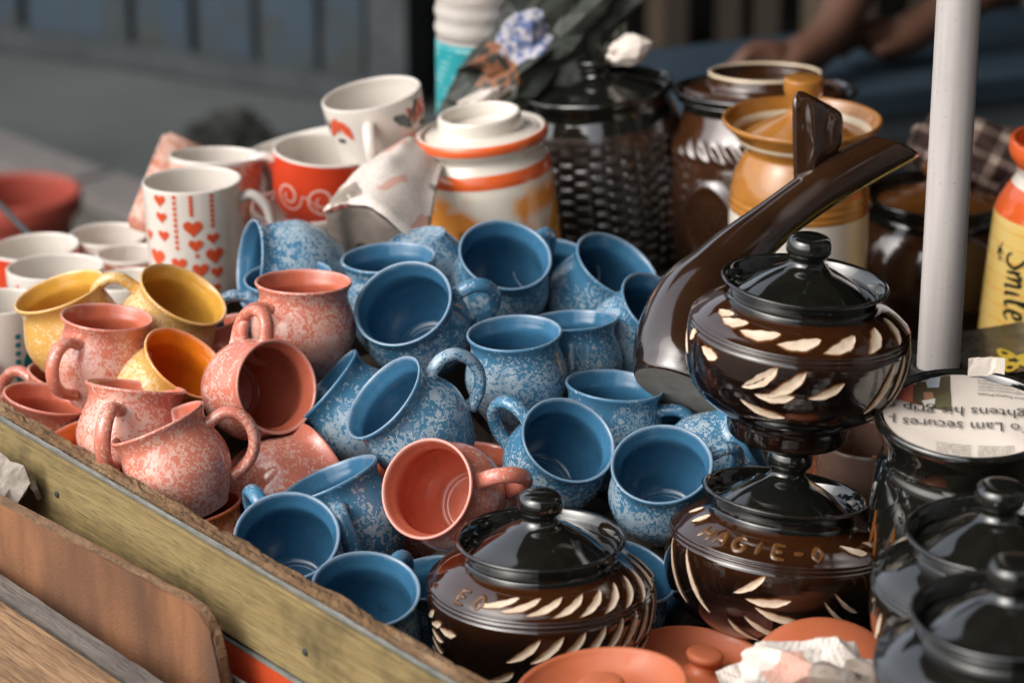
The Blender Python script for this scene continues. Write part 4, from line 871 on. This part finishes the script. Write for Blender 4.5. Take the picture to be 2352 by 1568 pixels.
# ------------------------------------------------------------------ brown glazed vase tapering to a forked tail
M['tail_glaze'] = pot_glaze('tail_glaze', (.013, .007, .005), (.055, .021, .008), -.02, .30, .10, 0.0)
M['clay'] = rough_mat('unglazed_grey_clay', (.27, .245, .21), (.20, .18, .155), 60, .85, .2, 300, .0005)
tb = at(1572, 905, 2.29); vz = thing('forked_vase', 'glossy dark brown vase tapering up into a forked tail, leaning beside the raised pot', 'vase', tb)
def L_(px, py, t): return at(px, py, t) - tb
sp_pts = [(L_(1562, 896, 2.300), .0385), (L_(1568, 880, 2.3025), .0420), (L_(1580, 842, 2.311), .0455), (L_(1590, 770, 2.330), .0455), (L_(1613, 695, 2.352), .0410), (L_(1655, 630, 2.371), .0315), (L_(1705, 572, 2.387), .0248), (L_(1765, 520, 2.401), .0212), (L_(1830, 470, 2.413), .0203), (L_(1890, 428, 2.423), .0206), (L_(1945, 395, 2.432), .0210), (L_(2000, 365, 2.44), .0200), (L_(2046, 341, 2.448), .0195)]
P_ = crom([tuple(p) for p, r in sp_pts], 5); Rr = [v.x for v in crom([(r, 0) for p, r in sp_pts], 5)]
v_, f_ = tube(P_, Rr, 40, .92, Vector((0, 0, 1)), True)
ax_ = (P_[-1] - P_[-4]).normalized(); vr, vu, vb = lframe(2046, 341); dn_ = (vr * .5 - vu * .84); dn_ = (dn_ - ax_ * dn_.dot(ax_)).normalized()
for ring in range(1, 9):      # the trunk's end is cut on the slant, lower lip longest
    for k in range(40):
        q = (len(P_) - ring) * 40 + k; v_[q] = v_[q] + ax_ * ((v_[q] - P_[len(P_) - ring]).dot(dn_) * .95 * (1 - (ring - 1) / 8))
o = mesh('body', v_, f_, M['tail_glaze'], vz)
base_dir = (P_[0] - P_[2]).normalized(); v_, f_ = [], []
bm = bmesh.new(); bmesh.ops.create_circle(bm, cap_ends=True, segments=40, radius=.0388); o = from_bm('foot', bm, M['clay'], vz); o.matrix_local = Matrix.Translation(P_[0] + base_dir * .0010) @ base_dir.to_track_quat('Z', 'Y').to_matrix().to_4x4()
# upright tail fin: a thick pillowed blade with a slanting top
fo = crom([(1832, 478), (1824, 420), (1821, 340), (1820, 250), (1824, 222), (1838, 209), (1866, 221), (1902, 240), (1928, 256), (1936, 278), (1934, 325), (1922, 350), (1896, 370), (1878, 400), (1872, 450), (1854, 490)], 4, True)
vs_, fs_ = [], []; nb_ = -lframe(1880, 320)[2]; cx_, cy_ = 1870, 335; ringsf = [(.0, 1.0), (.35, .97), (.6, .90), (.8, .75), (.93, .55), (1.0, .10), (.93, -.4), (.8, -.7), (.5, -.95), (.0, -1.0)]
for f_, d_ in ringsf:
    for p in fo:
        x_ = cx_ + (p.x - cx_) * max(f_, .004); y_ = cy_ + (p.y - cy_) * max(f_, .004); vs_.append(L_(x_, y_, 2.421 + (y_ - 335) * .00011 + (x_ - 1870) * .00010) - nb_ * (.0105 * d_ * (1 + .25 * (y_ - 210) / 270)) + nb_ * (.0018 * math.sin(x_ * .11)))
nf = len(fo)
for i_ in range(len(ringsf) - 1):
    for k_ in range(nf): a_, b_ = i_ * nf + k_, i_ * nf + (k_ + 1) % nf; fs_.append((a_, b_, b_ + nf, a_ + nf))
o = mesh('tail_fin', vs_, fs_, M['tail_glaze'], vz); bm = bmesh.new(); bm.from_mesh(o.data); bmesh.ops.recalc_face_normals(bm, faces=bm.faces); bm.to_mesh(o.data); bm.free()

# ------------------------------------------------------------------ terracotta lids
M['terra'] = glaze('terracotta', (.47, .125, .05), .45, .08, scale=22, coat=.0, bump=.08)
tl = [(.0005, .000), (.030, .001), (.050, .008), (.0575, .0165), (.0595, .0215), (.0590, .0240), (.0560, .0238), (.0525, .0190), (.042, .0110), (.025, .0085), (.0155, .0100), (.0120, .0140), (.0115, .0175), (.0145, .0205), (.0165, .0235), (.0160, .0265), (.0125, .0285), (.0005, .0292)]
v_, f_, _ = lathe(smooth_prof(tl, 4), 64); o = mesh('dish', v_, f_, M['terra']); LME = o.data; bpy.data.objects.remove(o)
def lid(px, py, t, tilt, label, s=1.0, flip=False):
    a = Vector((tilt[0], tilt[1], 1)).normalized(); h = Vector((1, 0, 0)); h = (h - a * h.dot(a)).normalized()
    e = thing('terracotta_lid_dish', label, 'lid', group='loose terracotta lids', matrix=mat_from(h, a, at(px, py, t) - a * .0155 * s, s)); 
    m1 = mesh('dish', 0, 0, 0, e, me=LME)
    if flip: m1.matrix_local = Matrix.Translation((0, 0, .031)) @ Matrix.Rotation(math.pi, 4, 'X')
    return e
lid(1383, 1602, 1.94, (-.10, .0), 'terracotta lid with flat knob lying in front of the carved pot', 1.0)
lid(1615, 1526, 2.10, (.16, .03), 'terracotta lid tipped sideways between two other lids, knob up', .86)
lid(1908, 1566, 2.05, (.10, -.50), 'terracotta lid standing tilted behind the crumpled newspaper', 1.02, True)
def terra_pot(px, py, t, label, s=1.0):
    c = at(px, py, t); hgt = c.z - .0275 - DECK; e = thing('terracotta_pot', label, 'pot', Vector((c.x, c.y, DECK + .001)), 'terracotta pots under the loose lids')
    turned('body', [(.0005, .003), (.03 * s, .003), (.034 * s, 0), (.040 * s, .006), (.054 * s, hgt * .35), (.056 * s, hgt * .6), (.048 * s, hgt * .86), (.044 * s, hgt * .95), (.045 * s, hgt), (.042 * s, hgt), (.040 * s, hgt * .9), (.0005, hgt * .5)], M['terra'], e)
terra_pot(1383, 1602, 1.94, 'terracotta pot standing under the lid with the flat knob'); terra_pot(1615, 1526, 2.10, 'terracotta pot standing under the tipped lid', .8)

# ------------------------------------------------------------------ newspaper wads, cloth, bottle
def newsprint(name, dark=False, seed=0.0, scale=1.0):
    n = N(name); tc, v = n.coords(False); sx = n.new('ShaderNodeSeparateXYZ'); n.l(v, sx.inputs[0])
    mp = n.new('ShaderNodeMapping'); n.l(v, mp.inputs[0]); mp.inputs['Rotation'].default_value = (.3, .5, .9 + seed); mp.inputs['Location'].default_value = (seed, seed, seed); vv = mp.outputs[0]
    sy = n.new('ShaderNodeSeparateXYZ'); n.l(vv, sy.inputs[0])
    lines = n.math('SINE', n.math('MULTIPLY', sy.outputs[1], 1500.0 / scale)); wv = n.noise(vv, 420 / scale, 2); tx = n.math('MULTIPLY', n.ramp(lines, [(.45, (0, 0, 0)), (.7, (1, 1, 1))]), n.ramp(wv, [(.42, (0, 0, 0)), (.55, (1, 1, 1))]))
    blk = n.new('ShaderNodeTexVoronoi', feature='F1', distance='CHEBYCHEV'); blk.inputs['Scale'].default_value = 26 / scale; n.l(vv, blk.inputs['Vector'])
    bw = n.new('ShaderNodeSeparateColor'); n.l(blk.outputs['Color'], bw.inputs[0])
    tx = n.math('MULTIPLY', tx, n.math('GREATER_THAN', bw.outputs[1], .25))
    if dark:
        c = n.mix(n.ramp(n.noise(vv, 40, 4), [(.4, (0, 0, 0)), (.7, (1, 1, 1))]), (.022, .026, .022), (.055, .062, .052))
        ds = n.new('ShaderNodeVectorMath', operation='DISTANCE'); n.l(tc.outputs['Object'], ds.inputs[0]); ds.inputs[1].default_value = (-.005, -.040, .026); c = n.mix(n.math('LESS_THAN', n.math('ADD', ds.outputs['Value'], n.math('MULTIPLY', n.noise(vv, 60, 2), .014)), .036), c, n.mix(n.ramp(n.noise(vv, 130, 2), [(.5, (0, 0, 0)), (.56, (1, 1, 1))]), (.44, .42, .46), (.10, .14, .28))); c = n.mix(n.math('MULTIPLY', n.math('GREATER_THAN', bw.outputs[2], .92), n.ramp(n.noise(vv, 90, 2), [(.45, (0, 0, 0)), (.5, (1, 1, 1))])), c, (.24, .10, .05)); c = n.mix(n.math('MULTIPLY', n.math('GREATER_THAN', bw.outputs[1], .88), n.ramp(n.noise(vv, 110, 3), [(.47, (0, 0, 0)), (.52, (1, 1, 1))])), c, (.30, .31, .25))
    else:
        c = n.mix(n.math('MULTIPLY', tx, .6), (.66, .59, .53), (.16, .15, .15))
        pic = n.math('GREATER_THAN', bw.outputs[0], .80); pc = n.mix(n.noise(vv, 70, 3), (.10, .10, .10), (.45, .36, .28)); c = n.mix(pic, c, pc)
        c = n.mix(n.math('MULTIPLY', n.math('GREATER_THAN', bw.outputs[2], .94), .7), c, (.55, .24, .17))
    n.bump(n.noise(vv, 60, 3), .15, .002); return n.fin(c, .75 if not dark else .45, .3)
M['news_a'] = newsprint('crumpled_newsprint', False, 1.3); M['news_dark'] = newsprint('dark_printed_wrapper', True, 3.9, 1.4); M['news_b'] = newsprint('folded_newsprint', False, 6.1)
def rot_img(px, py, ang, tilt=0.0):
    r, u, b = lframe(px, py); x_ = r * math.cos(R(ang)) + u * math.sin(R(ang)); z_ = (u * math.cos(R(ang)) - r * math.sin(R(ang))); return Matrix((x_, z_.cross(x_), z_)).transposed()
tag(wad('wrapped_bundle', at(1248, 118, 2.96), (.112, .056, .058), rot_img(1248, 118, 43), M['news_dark'], 21, .26, .16, 3), 'dark printed paper crumpled round a bundle on the basket jar lid', 'paper bundle')
tag(crumple('paper_scrap', at(1438, 118, 2.90), (.026, .018, .017), rot_img(1438, 118, 20), M['newsprint'], 2, .5, 1.3, 8.0, True), 'small folded white paper scrap standing on the basket jar lid', 'paper scrap')
tag(crumple('paper_scrap', at(1108, 232, 2.84), (.036, .015, .012), rot_img(1108, 232, 22), M['news_b'], 3, .4, 1.6, 5.0, True), 'printed paper end sticking out behind the white lid of the banded jar', 'paper scrap')
tag(wad('crumpled_newspaper', at(1890, 1588, 1.97), (.066, .045, .034), rot_img(1892, 1590, -6), M['news_a'], 5, .20), 'crumpled ball of printed newspaper among the terracotta lids', 'newspaper')
# folded newspaper bundle between the red cup and the banded jar
fr = [at(742, 486, 2.62), at(768, 476, 2.61), at(800, 470, 2.61), at(838, 472, 2.60), at(868, 492, 2.59), at(905, 520, 2.59), at(955, 548, 2.60), at(985, 530, 2.62)]
bk = [at(900, 350, 2.74), at(915, 335, 2.74), at(932, 322, 2.74), at(948, 314, 2.74), at(962, 322, 2.74), at(985, 335, 2.74), at(1010, 350, 2.75), at(1030, 350, 2.76)]
Fc, Bc = crom([tuple(p) for p in fr], 4), crom([tuple(p) for p in bk], 4); NB = len(Fc); vs_, fs_ = [], []
for i in range(NB):
    for k in range(13):
        f = k / 12; p = Fc[i].lerp(Bc[i], f); vs_.append(p + Vector((0, 0, .010 * math.sin(math.pi * f) + .004 * noise.noise(p * 40))))
for i in range(NB - 1):
    for k in range(12): a = i * 13 + k; fs_.append((a, a + 1, a + 14, a + 13))
nb = thing('folded_newspaper', 'folded newspaper bundle leaning between the red spiral cup and the banded jar', 'newspaper', fr[0]); off = -fr[0]
o = mesh('cover_sheet', [v + off for v in vs_], fs_, M['news_b'], nb); o.modifiers.new('s', 'SOLIDIFY').thickness = .0012
M['paper_core'] = rough_mat('grey_newsprint_layers', (.20, .168, .14), (.13, .105, .088), 30, .9, .3)
for q in range(4):
    vs_, fs_ = [], []
    for i in range(NB):
        for k in range(9):
            f = k / 8; p = Fc[i].lerp(Bc[i], .03 + .035 * q); dz = -.004 - .009 * q; fl = Vector((.006 * f, .012 * f, -.055 * f)) ; vs_.append(p + Vector((0, 0, dz)) + fl * (1 + .25 * math.sin(i * .5 + q)) + Vector((0, 0, .002 * noise.noise(Vector((i * .4, k * .5, q))))))
    for i in range(NB - 1):
        for k in range(8): a = i * 9 + k; fs_.append((a, a + 1, a + 10, a + 9))
    o = mesh('folded_layer', [v + off for v in vs_], fs_, M['paper_core'], nb); o.modifiers.new('s', 'SOLIDIFY').thickness = .001
# checked cloth bundle behind the pole
def plaid():
    n = N('checked_cloth'); tc, v = n.coords(False); sx = n.new('ShaderNodeSeparateXYZ'); n.l(v, sx.inputs[0])
    a = n.ramp(n.math('SINE', n.math('MULTIPLY', sx.outputs[0], 210.0)), [(.45, (0, 0, 0)), (.55, (1, 1, 1))]); b = n.ramp(n.math('SINE', n.math('MULTIPLY', sx.outputs[2], 260.0)), [(.45, (0, 0, 0)), (.55, (1, 1, 1))])
    f = n.math('MULTIPLY', n.math('ADD', a, b), .5); c = n.ramp(f, [(0, (.055, .032, .028)), (.5, (.19, .13, .11)), (1, (.46, .38, .31))]); n.bump(n.noise(v, 300, 2), .3, .001); return n.fin(c, .95, .2)
M['plaid'] = plaid()
tag(crumple('checked_cloth', at(2262, 372, 2.92), (.078, .05, .042), rot_img(2262, 372, -22), M['plaid'], 5, .22, 1.3, 1.4, False, .06), 'brown and cream checked cloth bundled behind the parasol pole', 'cloth')
# plastic bottle
M['pet'] = N('clear_plastic').m; pb = M['pet'].node_tree.nodes['Principled BSDF']; pb.inputs['Base Color'].default_value = (.85, .80, .75, 1); pb.inputs['Roughness'].default_value = .18; pb.inputs['Transmission Weight'].default_value = .55; pb.inputs['IOR'].default_value = 1.25
def label_mat():
    n = N('teal_bottle_label'); tc, v = n.coords(False); sx = n.new('ShaderNodeSeparateXYZ'); n.l(v, sx.inputs[0])
    ln = n.math('SINE', n.math('MULTIPLY', sx.outputs[2], 900.0)); tx = n.math('MULTIPLY', n.ramp(ln, [(.3, (0, 0, 0)), (.6, (1, 1, 1))]), n.ramp(n.noise(v, 60, 3), [(.48, (0, 0, 0)), (.55, (.55,) * 3)]))
    return n.fin(n.mix(tx, (.015, .27, .30), (.45, .62, .60)), .35, .5)
M['label'] = label_mat(); M['cap'] = glaze('blue_cap', (.03, .12, .4), .3, .05)
bt = thing('water_bottle', 'clear ribbed plastic bottle with a teal label behind the white cups', 'bottle', at(1095, 170, 3.0) * 1.0); bt.location.z = DECK + .001
turned('body', [(.0005, .004), (.030, .004), (.036, 0), (.042, .008), (.0425, .06), (.0425, .25)] + [(.0435 + (.0012 if k % 2 else -.0012), .262 + .009 * k) for k in range(11)] + [(.042, .37), (.034, .395), (.018, .418), (.013, .424), (.013, .445)], M['pet'], bt, n=3, segs=48)
turned('paper_label', [(.0431, .10), (.0434, .105), (.0434, .17), (.0434, .252), (.0431, .256)], M['label'], bt, n=3, segs=48); turned('cap', [(.0005, .462), (.013, .462), (.0155, .459), (.0155, .440), (.0135, .438)], M['cap'], bt, n=2, segs=32)
# inside of the bottle: crumpled sheet of the same plastic
turned('inner_fold', [(.030, .20), (.034, .26), (.029, .28), (.035, .30), (.028, .32), (.034, .34), (.026, .36)], M['pet'], bt, n=3, segs=32, disp=lambda th, z, r, i: .004 * math.sin(5 * th + z * 90))

# ------------------------------------------------------------------ printed white cups on the far corner
M['red_print'] = glaze('red_print', (.62, .085, .03), .2, .08, scale=60); M['teal_print'] = glaze('teal_print', (.02, .20, .21), .2, .1); M['dark_print'] = glaze('dark_green_print', (.02, .035, .035), .2, .1); M['pink_print'] = glaze('pale_pink_line', (.66, .38, .32), .25, .05)
M['china'] = glaze('white_china', (.66, .605, .545), .18, .06, scale=9); M['china_red'] = glaze('red_china', (.60, .055, .018), .16, .12)
def marble():
    n = N('marbled_terracotta_glaze'); _, v = n.coords(); f = n.noise(v, 26, 5, .65, 1.8); c = n.ramp(f, [(.30, (.42, .11, .05)), (.47, (.58, .24, .155)), (.58, (.72, .50, .41)), (.7, (.50, .17, .10))]); n.bump(n.noise(v, 60, 2), .1, .001); return n.fin(c, .25, .5, 0, .2)
M['marble'] = marble()
def cup(px, py, wpx, t, hgt, taper, mouth, ratio, hd, label, outer='china', handle=True, curve=.0, group='printed white cups', hs=1.0, lip=.0):
    """straight or bowl-shaped cup; returns (empty, surface). Local z runs from base to rim; handle along +x."""
    r = wpx / 2 * t / FPX; a, h = axes(px, py, mouth, ratio, hd); c = at(px, py, t); e = thing('china_cup', label, 'cup', group=group, matrix=mat_from(h, a, c - a * hgt))
    rb = r * taper; mid = (r + rb) / 2 + r * curve; wt = .0032
    prof = [(.0005, .003), (rb * .8, .003), (rb * .86, 0), (rb * .96, .001), (rb, .006), (mid - (mid - rb) * .42, hgt * .22), (mid, hgt * .5), (r * .995, hgt * .86), (r, hgt - .002), (r - .0006, hgt - .0003), (r - wt * .6, hgt), (r - wt, hgt - .002), (r - wt, hgt * .86), (mid - wt, hgt * .5), (rb - wt * .6, .014), (rb * .7, .0075), (.0005, .007)]
    sp2 = smooth_prof(prof, 4); lim = hgt - lip
    v_, f_, s_ = lathe(sp2, 72, lambda i, rr, z: 0 if (i < 4 * 8 and z < lim) else 1, wob=.002); mesh('body', v_, f_, [M[outer], M['china']], e, slots=s_)
    if handle:
        hh = hgt * .30 * hs; hx = mid - .002
        path = crom([(hx, 0, hgt * .52 + hh * .95), (hx + .012 * hs, 0, hgt * .52 + hh * 1.12), (hx + .026 * hs, 0, hgt * .52 + hh * .75), (hx + .031 * hs, 0, hgt * .52), (hx + .024 * hs, 0, hgt * .52 - hh * .72), (hx + .010 * hs, 0, hgt * .52 - hh * 1.0), (hx - .001, 0, hgt * .52 - hh * 1.02)], 4)
        mesh('handle', *tube(path, .0048 * hs, 14, 1.35), M['china'], e)
    SUPPORT.append((e.matrix_world.translation.x, e.matrix_world.translation.y, e.matrix_world.translation.z - .002 - rb * math.hypot(a.x, a.y), .05)); return e, Surf(sp2[:4 * 9]), a, h
def phi_of(e):  # angle (degrees, in the cup's own frame) of the side that faces the camera
    v = e.matrix_world.inverted() @ CAM; return math.degrees(math.atan2(v.y, v.x)) + 90
def prints(e, S, items, m, name='print'):
    for q in items: mesh(name, *q, M[m], e)
e, S, a, h = cup(440, 412, 229, 2.70, .106, .94, (-.02, 1), .27, (1, -.12, .15), 'tall white mug printed with red hearts and dotted strings, behind the yellow mug')
f0 = phi_of(e); it = []
for ph, z, sz in ((-41, .0975, .0135), (-40, .081, .0125), (-39, .063, .0125), (-52, .040, .02), (-21, .036, .0155), (-2, .0715, .0185), (0, .0545, .0140), (4, .030, .0155), (21, .0600, .0125), (22, .0430, .018), (24, .026, .0125), (-66, .06, .012), (20, .010, .012)): it.append(blob(S, f0 + ph, z, heart(sz)))
for ph, z0, z1, n_ in ((-22, .1015, .052, 10), (-3, .1015, .085, 5), (21, .1015, .0725, 7), (1, .044, .044, 1)):
    for k in range(n_): it.append(blob(S, f0 + ph, z0 + (z1 - z0) * k / max(1, n_ - 1), disc(.0042), rings=2))
prints(e, S, it, 'red_print', 'heart_print'); prints(e, S, [ribbon(S, f0 - 70, .05, [(0, -.045), (0, 0), (.0005, .045)], .0007)], 'pink_print', 'line_print')
cup(495, 355, 214, 2.82, .085, .96, (.03, 1), .18, (.7, .1, -.7), 'white mug with marbled terracotta sides behind the hearts mug', 'marble', True, lip=.006)
e, S, a, h = cup(747, 343, 238, 2.80, .070, .80, (.06, 1), .32, (-1, .05, -.1), 'wide red cup with white spirals beside the folded newspaper', 'china_red', True, .10, lip=.0022, hs=.95)
f0 = phi_of(e); it = []
for ph, sg, sc in ((-42, 1, 1), (-2, 1, 1.05), (38, 1, 1)):
    pts = []
    for k in range(26): an = k * .42; rr = (.0032 + .00052 * k) * sc; pts.append((rr * math.cos(an + 2.2), rr * math.sin(an + 2.2)))
    pts += [(pts[-1][0] + .010, pts[-1][1] - .004), (pts[-1][0] + .018, pts[-1][1] - .016)] if ph < 0 else []
    it.append(ribbon(S, f0 + ph, .034, pts, .0022, n=2))
M['spiral'] = glaze('pink_white_slip', (.72, .45, .38), .25, .05); mesh('spiral_print', *joined(it), M['spiral'], e)
cup(676, 322, 240, 2.95, .070, .80, (-.24, .97), .12, (-.3, .3, -1), 'red cup tilted behind the red spiral cup', 'china_red', False, .10, lip=.0)
cup(700, 470, 250, 2.78, .060, .55, (.0, 1), .34, (.2, .2, -1), 'plain white bowl under the red spiral cup', 'china', False, .12)
e, S, a, h = cup(852, 214, 232, 2.78, .098, .86, (-.19, .98), .30, (-.12, -.25, 1), 'white mug with red and dark petals round its rim, standing above the red cup', 'china', True, .0, hs=.95)
f0 = phi_of(e); rd, dk = [], []
for cph in (-52, 62, 20 + 160):
    rd += [leaf(S, f0 + cph - 9, .078, .023, .0095, 60), leaf(S, f0 + cph + 12, .078, .024, .0100, 128), leaf(S, f0 + cph + 1, .082, .018, .005, 92)]; dk += [blob(S, f0 + cph - 2, .066, disc(.005), rings=2), blob(S, f0 + cph + 4, .066, disc(.005), rings=2), leaf(S, f0 + cph - 20, .080, .014, .005, 80)]
dk += [leaf(S, f0 + 32, .076, .027, .0110, 140), leaf(S, f0 + 51, .080, .025, .0095, 72)]; rd += [leaf(S, f0 + 41, .082, .014, .005, 110), leaf(S, f0 + 64, .080, .02, .008, 70)]
prints(e, S, rd, 'red_print', 'petal_print'); prints(e, S, dk, 'dark_print', 'petal_print')
cup(80, 565, 205, 2.82, .075, .78, (-.05, 1), .30, (-1, 0, -.2), 'white-lined red cup beside the plain white cups', 'china_red', False, .1, lip=.0025)
cup(250, 537, 182, 2.86, .085, .80, (.02, 1), .30, (.3, .1, -1), 'plain white cup behind the white cup with hearts', 'china', False, .05)
e, S, a, h = cup(127, 611, 226, 2.72, .095, .90, (.0, 1), .27, (.5, -.1, -.8), 'white cup with a row of red hearts behind the tilted yellow mug', 'china', False)
f0 = phi_of(e); prints(e, S, [blob(S, f0 + p_, .076, heart(.014)) for p_ in (-62, -35, 10, 46)] + [blob(S, f0 + p_, z, disc(.0042), rings=2) for p_ in (-10, 28, -50) for z in (.085, .078, .071, .064)] + [blob(S, f0 + p_, .035, heart(.019)) for p_ in (62, 40)], 'red_print', 'heart_print')
cup(300, 580, 160, 2.80, .085, .85, (.0, 1), .28, (-.4, .1, -1), 'white cup with a pink marbled band next to the hearts mug', 'marble', False, lip=.004)
e, S, a, h = cup(292, 640, 172, 2.66, .09, .85, (-.05, 1), .30, (-.4, .1, -1), 'plain white cup between the yellow mugs and the hearts mug', 'china', False)
f0 = phi_of(e); prints(e, S, [blob(S, f0 - 8, .062, heart(.020))], 'red_print', 'heart_print')
e, S, a, h = cup(5, 690, 200, 2.58, .105, .92, (.02, 1), .30, (-1, 0, -.3), 'white cup with teal dots beside the tilted yellow mug', 'china', False)
f0 = phi_of(e); prints(e, S, [blob(S, f0 + p_, z, disc(.0055), rings=2) for p_ in (18, 42, 60) for z in (.082, .074, .066, .058, .050, .042, .034)] + [leaf(S, f0 + 30, .055, .03, .008, 70)] + [leaf(S, f0 + 52, .02, .03, .012, 60)], 'teal_print', 'dot_print')
e, S, a, h = cup(40, 862, 220, 2.58, .095, .90, (.80, .60), .30, (-.5, -.5, -.5), 'white cup lying tipped with orange leaf print, beside the tilted yellow mug', 'china', False)
f0 = phi_of(e); prints(e, S, [leaf(S, f0 + p_, z, l_, w_, an) for p_, z, l_, w_, an in ((20, .07, .016, .006, 60), (6, .075, .016, .006, 80), (34, .062, .014, .006, 30), (10, .045, .018, .007, 10), (-10, .05, .016, .006, 50), (28, .04, .02, .008, -10), (48, .075, .016, .006, 30))], 'red_print', 'leaf_print')
# marbled square dish propped on edge behind the cups
dish = thing('square_dish', 'marbled terracotta square dish propped on its corner behind the hearts mug', 'dish', at(400, 420, 2.90))
q = [at(386, 294, 2.90), at(505, 345, 2.93), at(440, 560, 2.86), at(300, 508, 2.82)]; bm = bmesh.new(); nrm = (q[1] - q[0]).cross(q[3] - q[0]).normalized()
if nrm.y > 0: nrm = -nrm
f_v = [bm.verts.new(p - dish.location) for p in q]; fc = bm.faces.new(f_v); r_ = bmesh.ops.extrude_face_region(bm, geom=[fc]); bmesh.ops.translate(bm, verts=[v for v in r_['geom'] if isinstance(v, bmesh.types.BMVert)], vec=-nrm * .016)
bmesh.ops.bevel(bm, geom=bm.edges[:], offset=.005, segments=3, affect='EDGES'); from_bm('dish_body', bm, M['marble'], dish, True)

# ------------------------------------------------------------------ small things among the pots
M['black_card'] = glaze('glossy_black_card', (.013, .014, .013), .3, .1); M['yellow_ink'] = glaze('yellow_print', (.75, .55, .04), .4, .05)
cbx = thing('printed_carton', 'black carton with a yellow flower print lying beside the parasol pole', 'carton', on_z(2235, 822, .885) - Vector((0, 0, .885 - DECK)))
o = box('carton_body', (.14, .11, .115), M['black_card'], cbx, (.02, .02, .0585), (0, 0, R(24)), .003)
def petal(cx, cy, ln, wd, an):
    pts = []
    for k in range(20): t_ = 2 * math.pi * k / 20; x_ = ln / 2 * math.cos(t_); y_ = wd / 2 * math.sin(t_) * (1 - .3 * math.cos(t_)); pts.append((cx + x_ * math.cos(an) - y_ * math.sin(an), cy + x_ * math.sin(an) + y_ * math.cos(an)))
    return pts
for an in range(5):
    th = 2 * math.pi * an / 5 + .6; pt_ = petal(.035 + .017 * math.cos(th), -.005 + .017 * math.sin(th), .026, .014, th); ip = petal(.035 + .019 * math.cos(th), -.005 + .019 * math.sin(th), .010, .0055, th)
    vs_ = [(x_, y_, .1169) for x_, y_ in pt_ + ip]; n_ = 20; mesh('flower_petal', vs_, [(i, (i + 1) % n_, n_ + (i + 1) % n_, n_ + i) for i in range(n_)], M['yellow_ink'], cbx)
ov = jar_at('orange_vase', 'orange speckled vase in the gap behind the embossed pot', 1915, 1062, 2.30, .16)
SPO = speckle('speckled_glaze_vase', (.52, .10, .03), (.66, .34, .2), (.6, .13, .04), top=False)
turned('body', [(.0005, .003), (.03, .003), (.034, 0), (.037, .01), (.045, .05), (.048, .09), (.043, .13), (.036, .145), (.035, .15), (.038, .158), (.037, .160), (.034, .155), (.03, .14), (.0005, .10)], SPO, ov)
cm = jar_at('scribbled_mug', 'pale mug with black brush lettering squeezed behind the newspaper jar', 1995, 1010, 2.27, .10)
cpro = [(.0005, .003), (.034, .003), (.037, 0), (.040, .006), (.041, .05), (.041, .098), (.040, .1), (.038, .098), (.037, .05), (.036, .012), (.0005, .009)]
M['pale_mug'] = glaze('dusty_pink_glaze', (.17, .10, .075), .25, .06); turned('body', cpro, M['pale_mug'], cm); CS = Surf(smooth_prof(cpro, 4)[:4 * 5])
mesh('lettering', *joined([ribbon(CS, -18, .055, [(0, 0), (.004, .012), (.009, .002), (.013, .013), (.018, .004), (.022, .012)], .0022, rot=-80), ribbon(CS, -18, .03, [(0, 0), (.006, .012), (.010, .0), (.016, .01)], .0022, rot=-80)]), M['ink'], cm)

crate = thing('wooden_crate', 'low wooden crate carrying the black lidded pots', 'crate', Vector((.385, 1.68, DECK + .001)))
for k in range(4): box('crate_board', (.24, .085, .012), M['deck'], crate, (0, -.15 + .1 * k, .078), (0, 0, 0), .002)
for k in (-1, 1): box('crate_side', (.012, .40, .07), M['deck'], crate, (k * .112, 0, .036), (0, 0, 0), .002)
# ------------------------------------------------------------------ dark sacking heaped under the mugs
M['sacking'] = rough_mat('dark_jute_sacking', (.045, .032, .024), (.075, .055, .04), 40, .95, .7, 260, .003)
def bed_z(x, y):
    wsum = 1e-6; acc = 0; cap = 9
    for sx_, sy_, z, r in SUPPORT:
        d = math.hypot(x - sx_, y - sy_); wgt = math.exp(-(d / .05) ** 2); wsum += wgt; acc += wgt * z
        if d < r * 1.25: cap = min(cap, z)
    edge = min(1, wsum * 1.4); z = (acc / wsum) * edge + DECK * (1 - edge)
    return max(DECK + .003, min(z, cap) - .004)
vs_, fs_ = [], []; NSX, NSY = 74, 42
for i in range(NSX):
    for k in range(NSY):
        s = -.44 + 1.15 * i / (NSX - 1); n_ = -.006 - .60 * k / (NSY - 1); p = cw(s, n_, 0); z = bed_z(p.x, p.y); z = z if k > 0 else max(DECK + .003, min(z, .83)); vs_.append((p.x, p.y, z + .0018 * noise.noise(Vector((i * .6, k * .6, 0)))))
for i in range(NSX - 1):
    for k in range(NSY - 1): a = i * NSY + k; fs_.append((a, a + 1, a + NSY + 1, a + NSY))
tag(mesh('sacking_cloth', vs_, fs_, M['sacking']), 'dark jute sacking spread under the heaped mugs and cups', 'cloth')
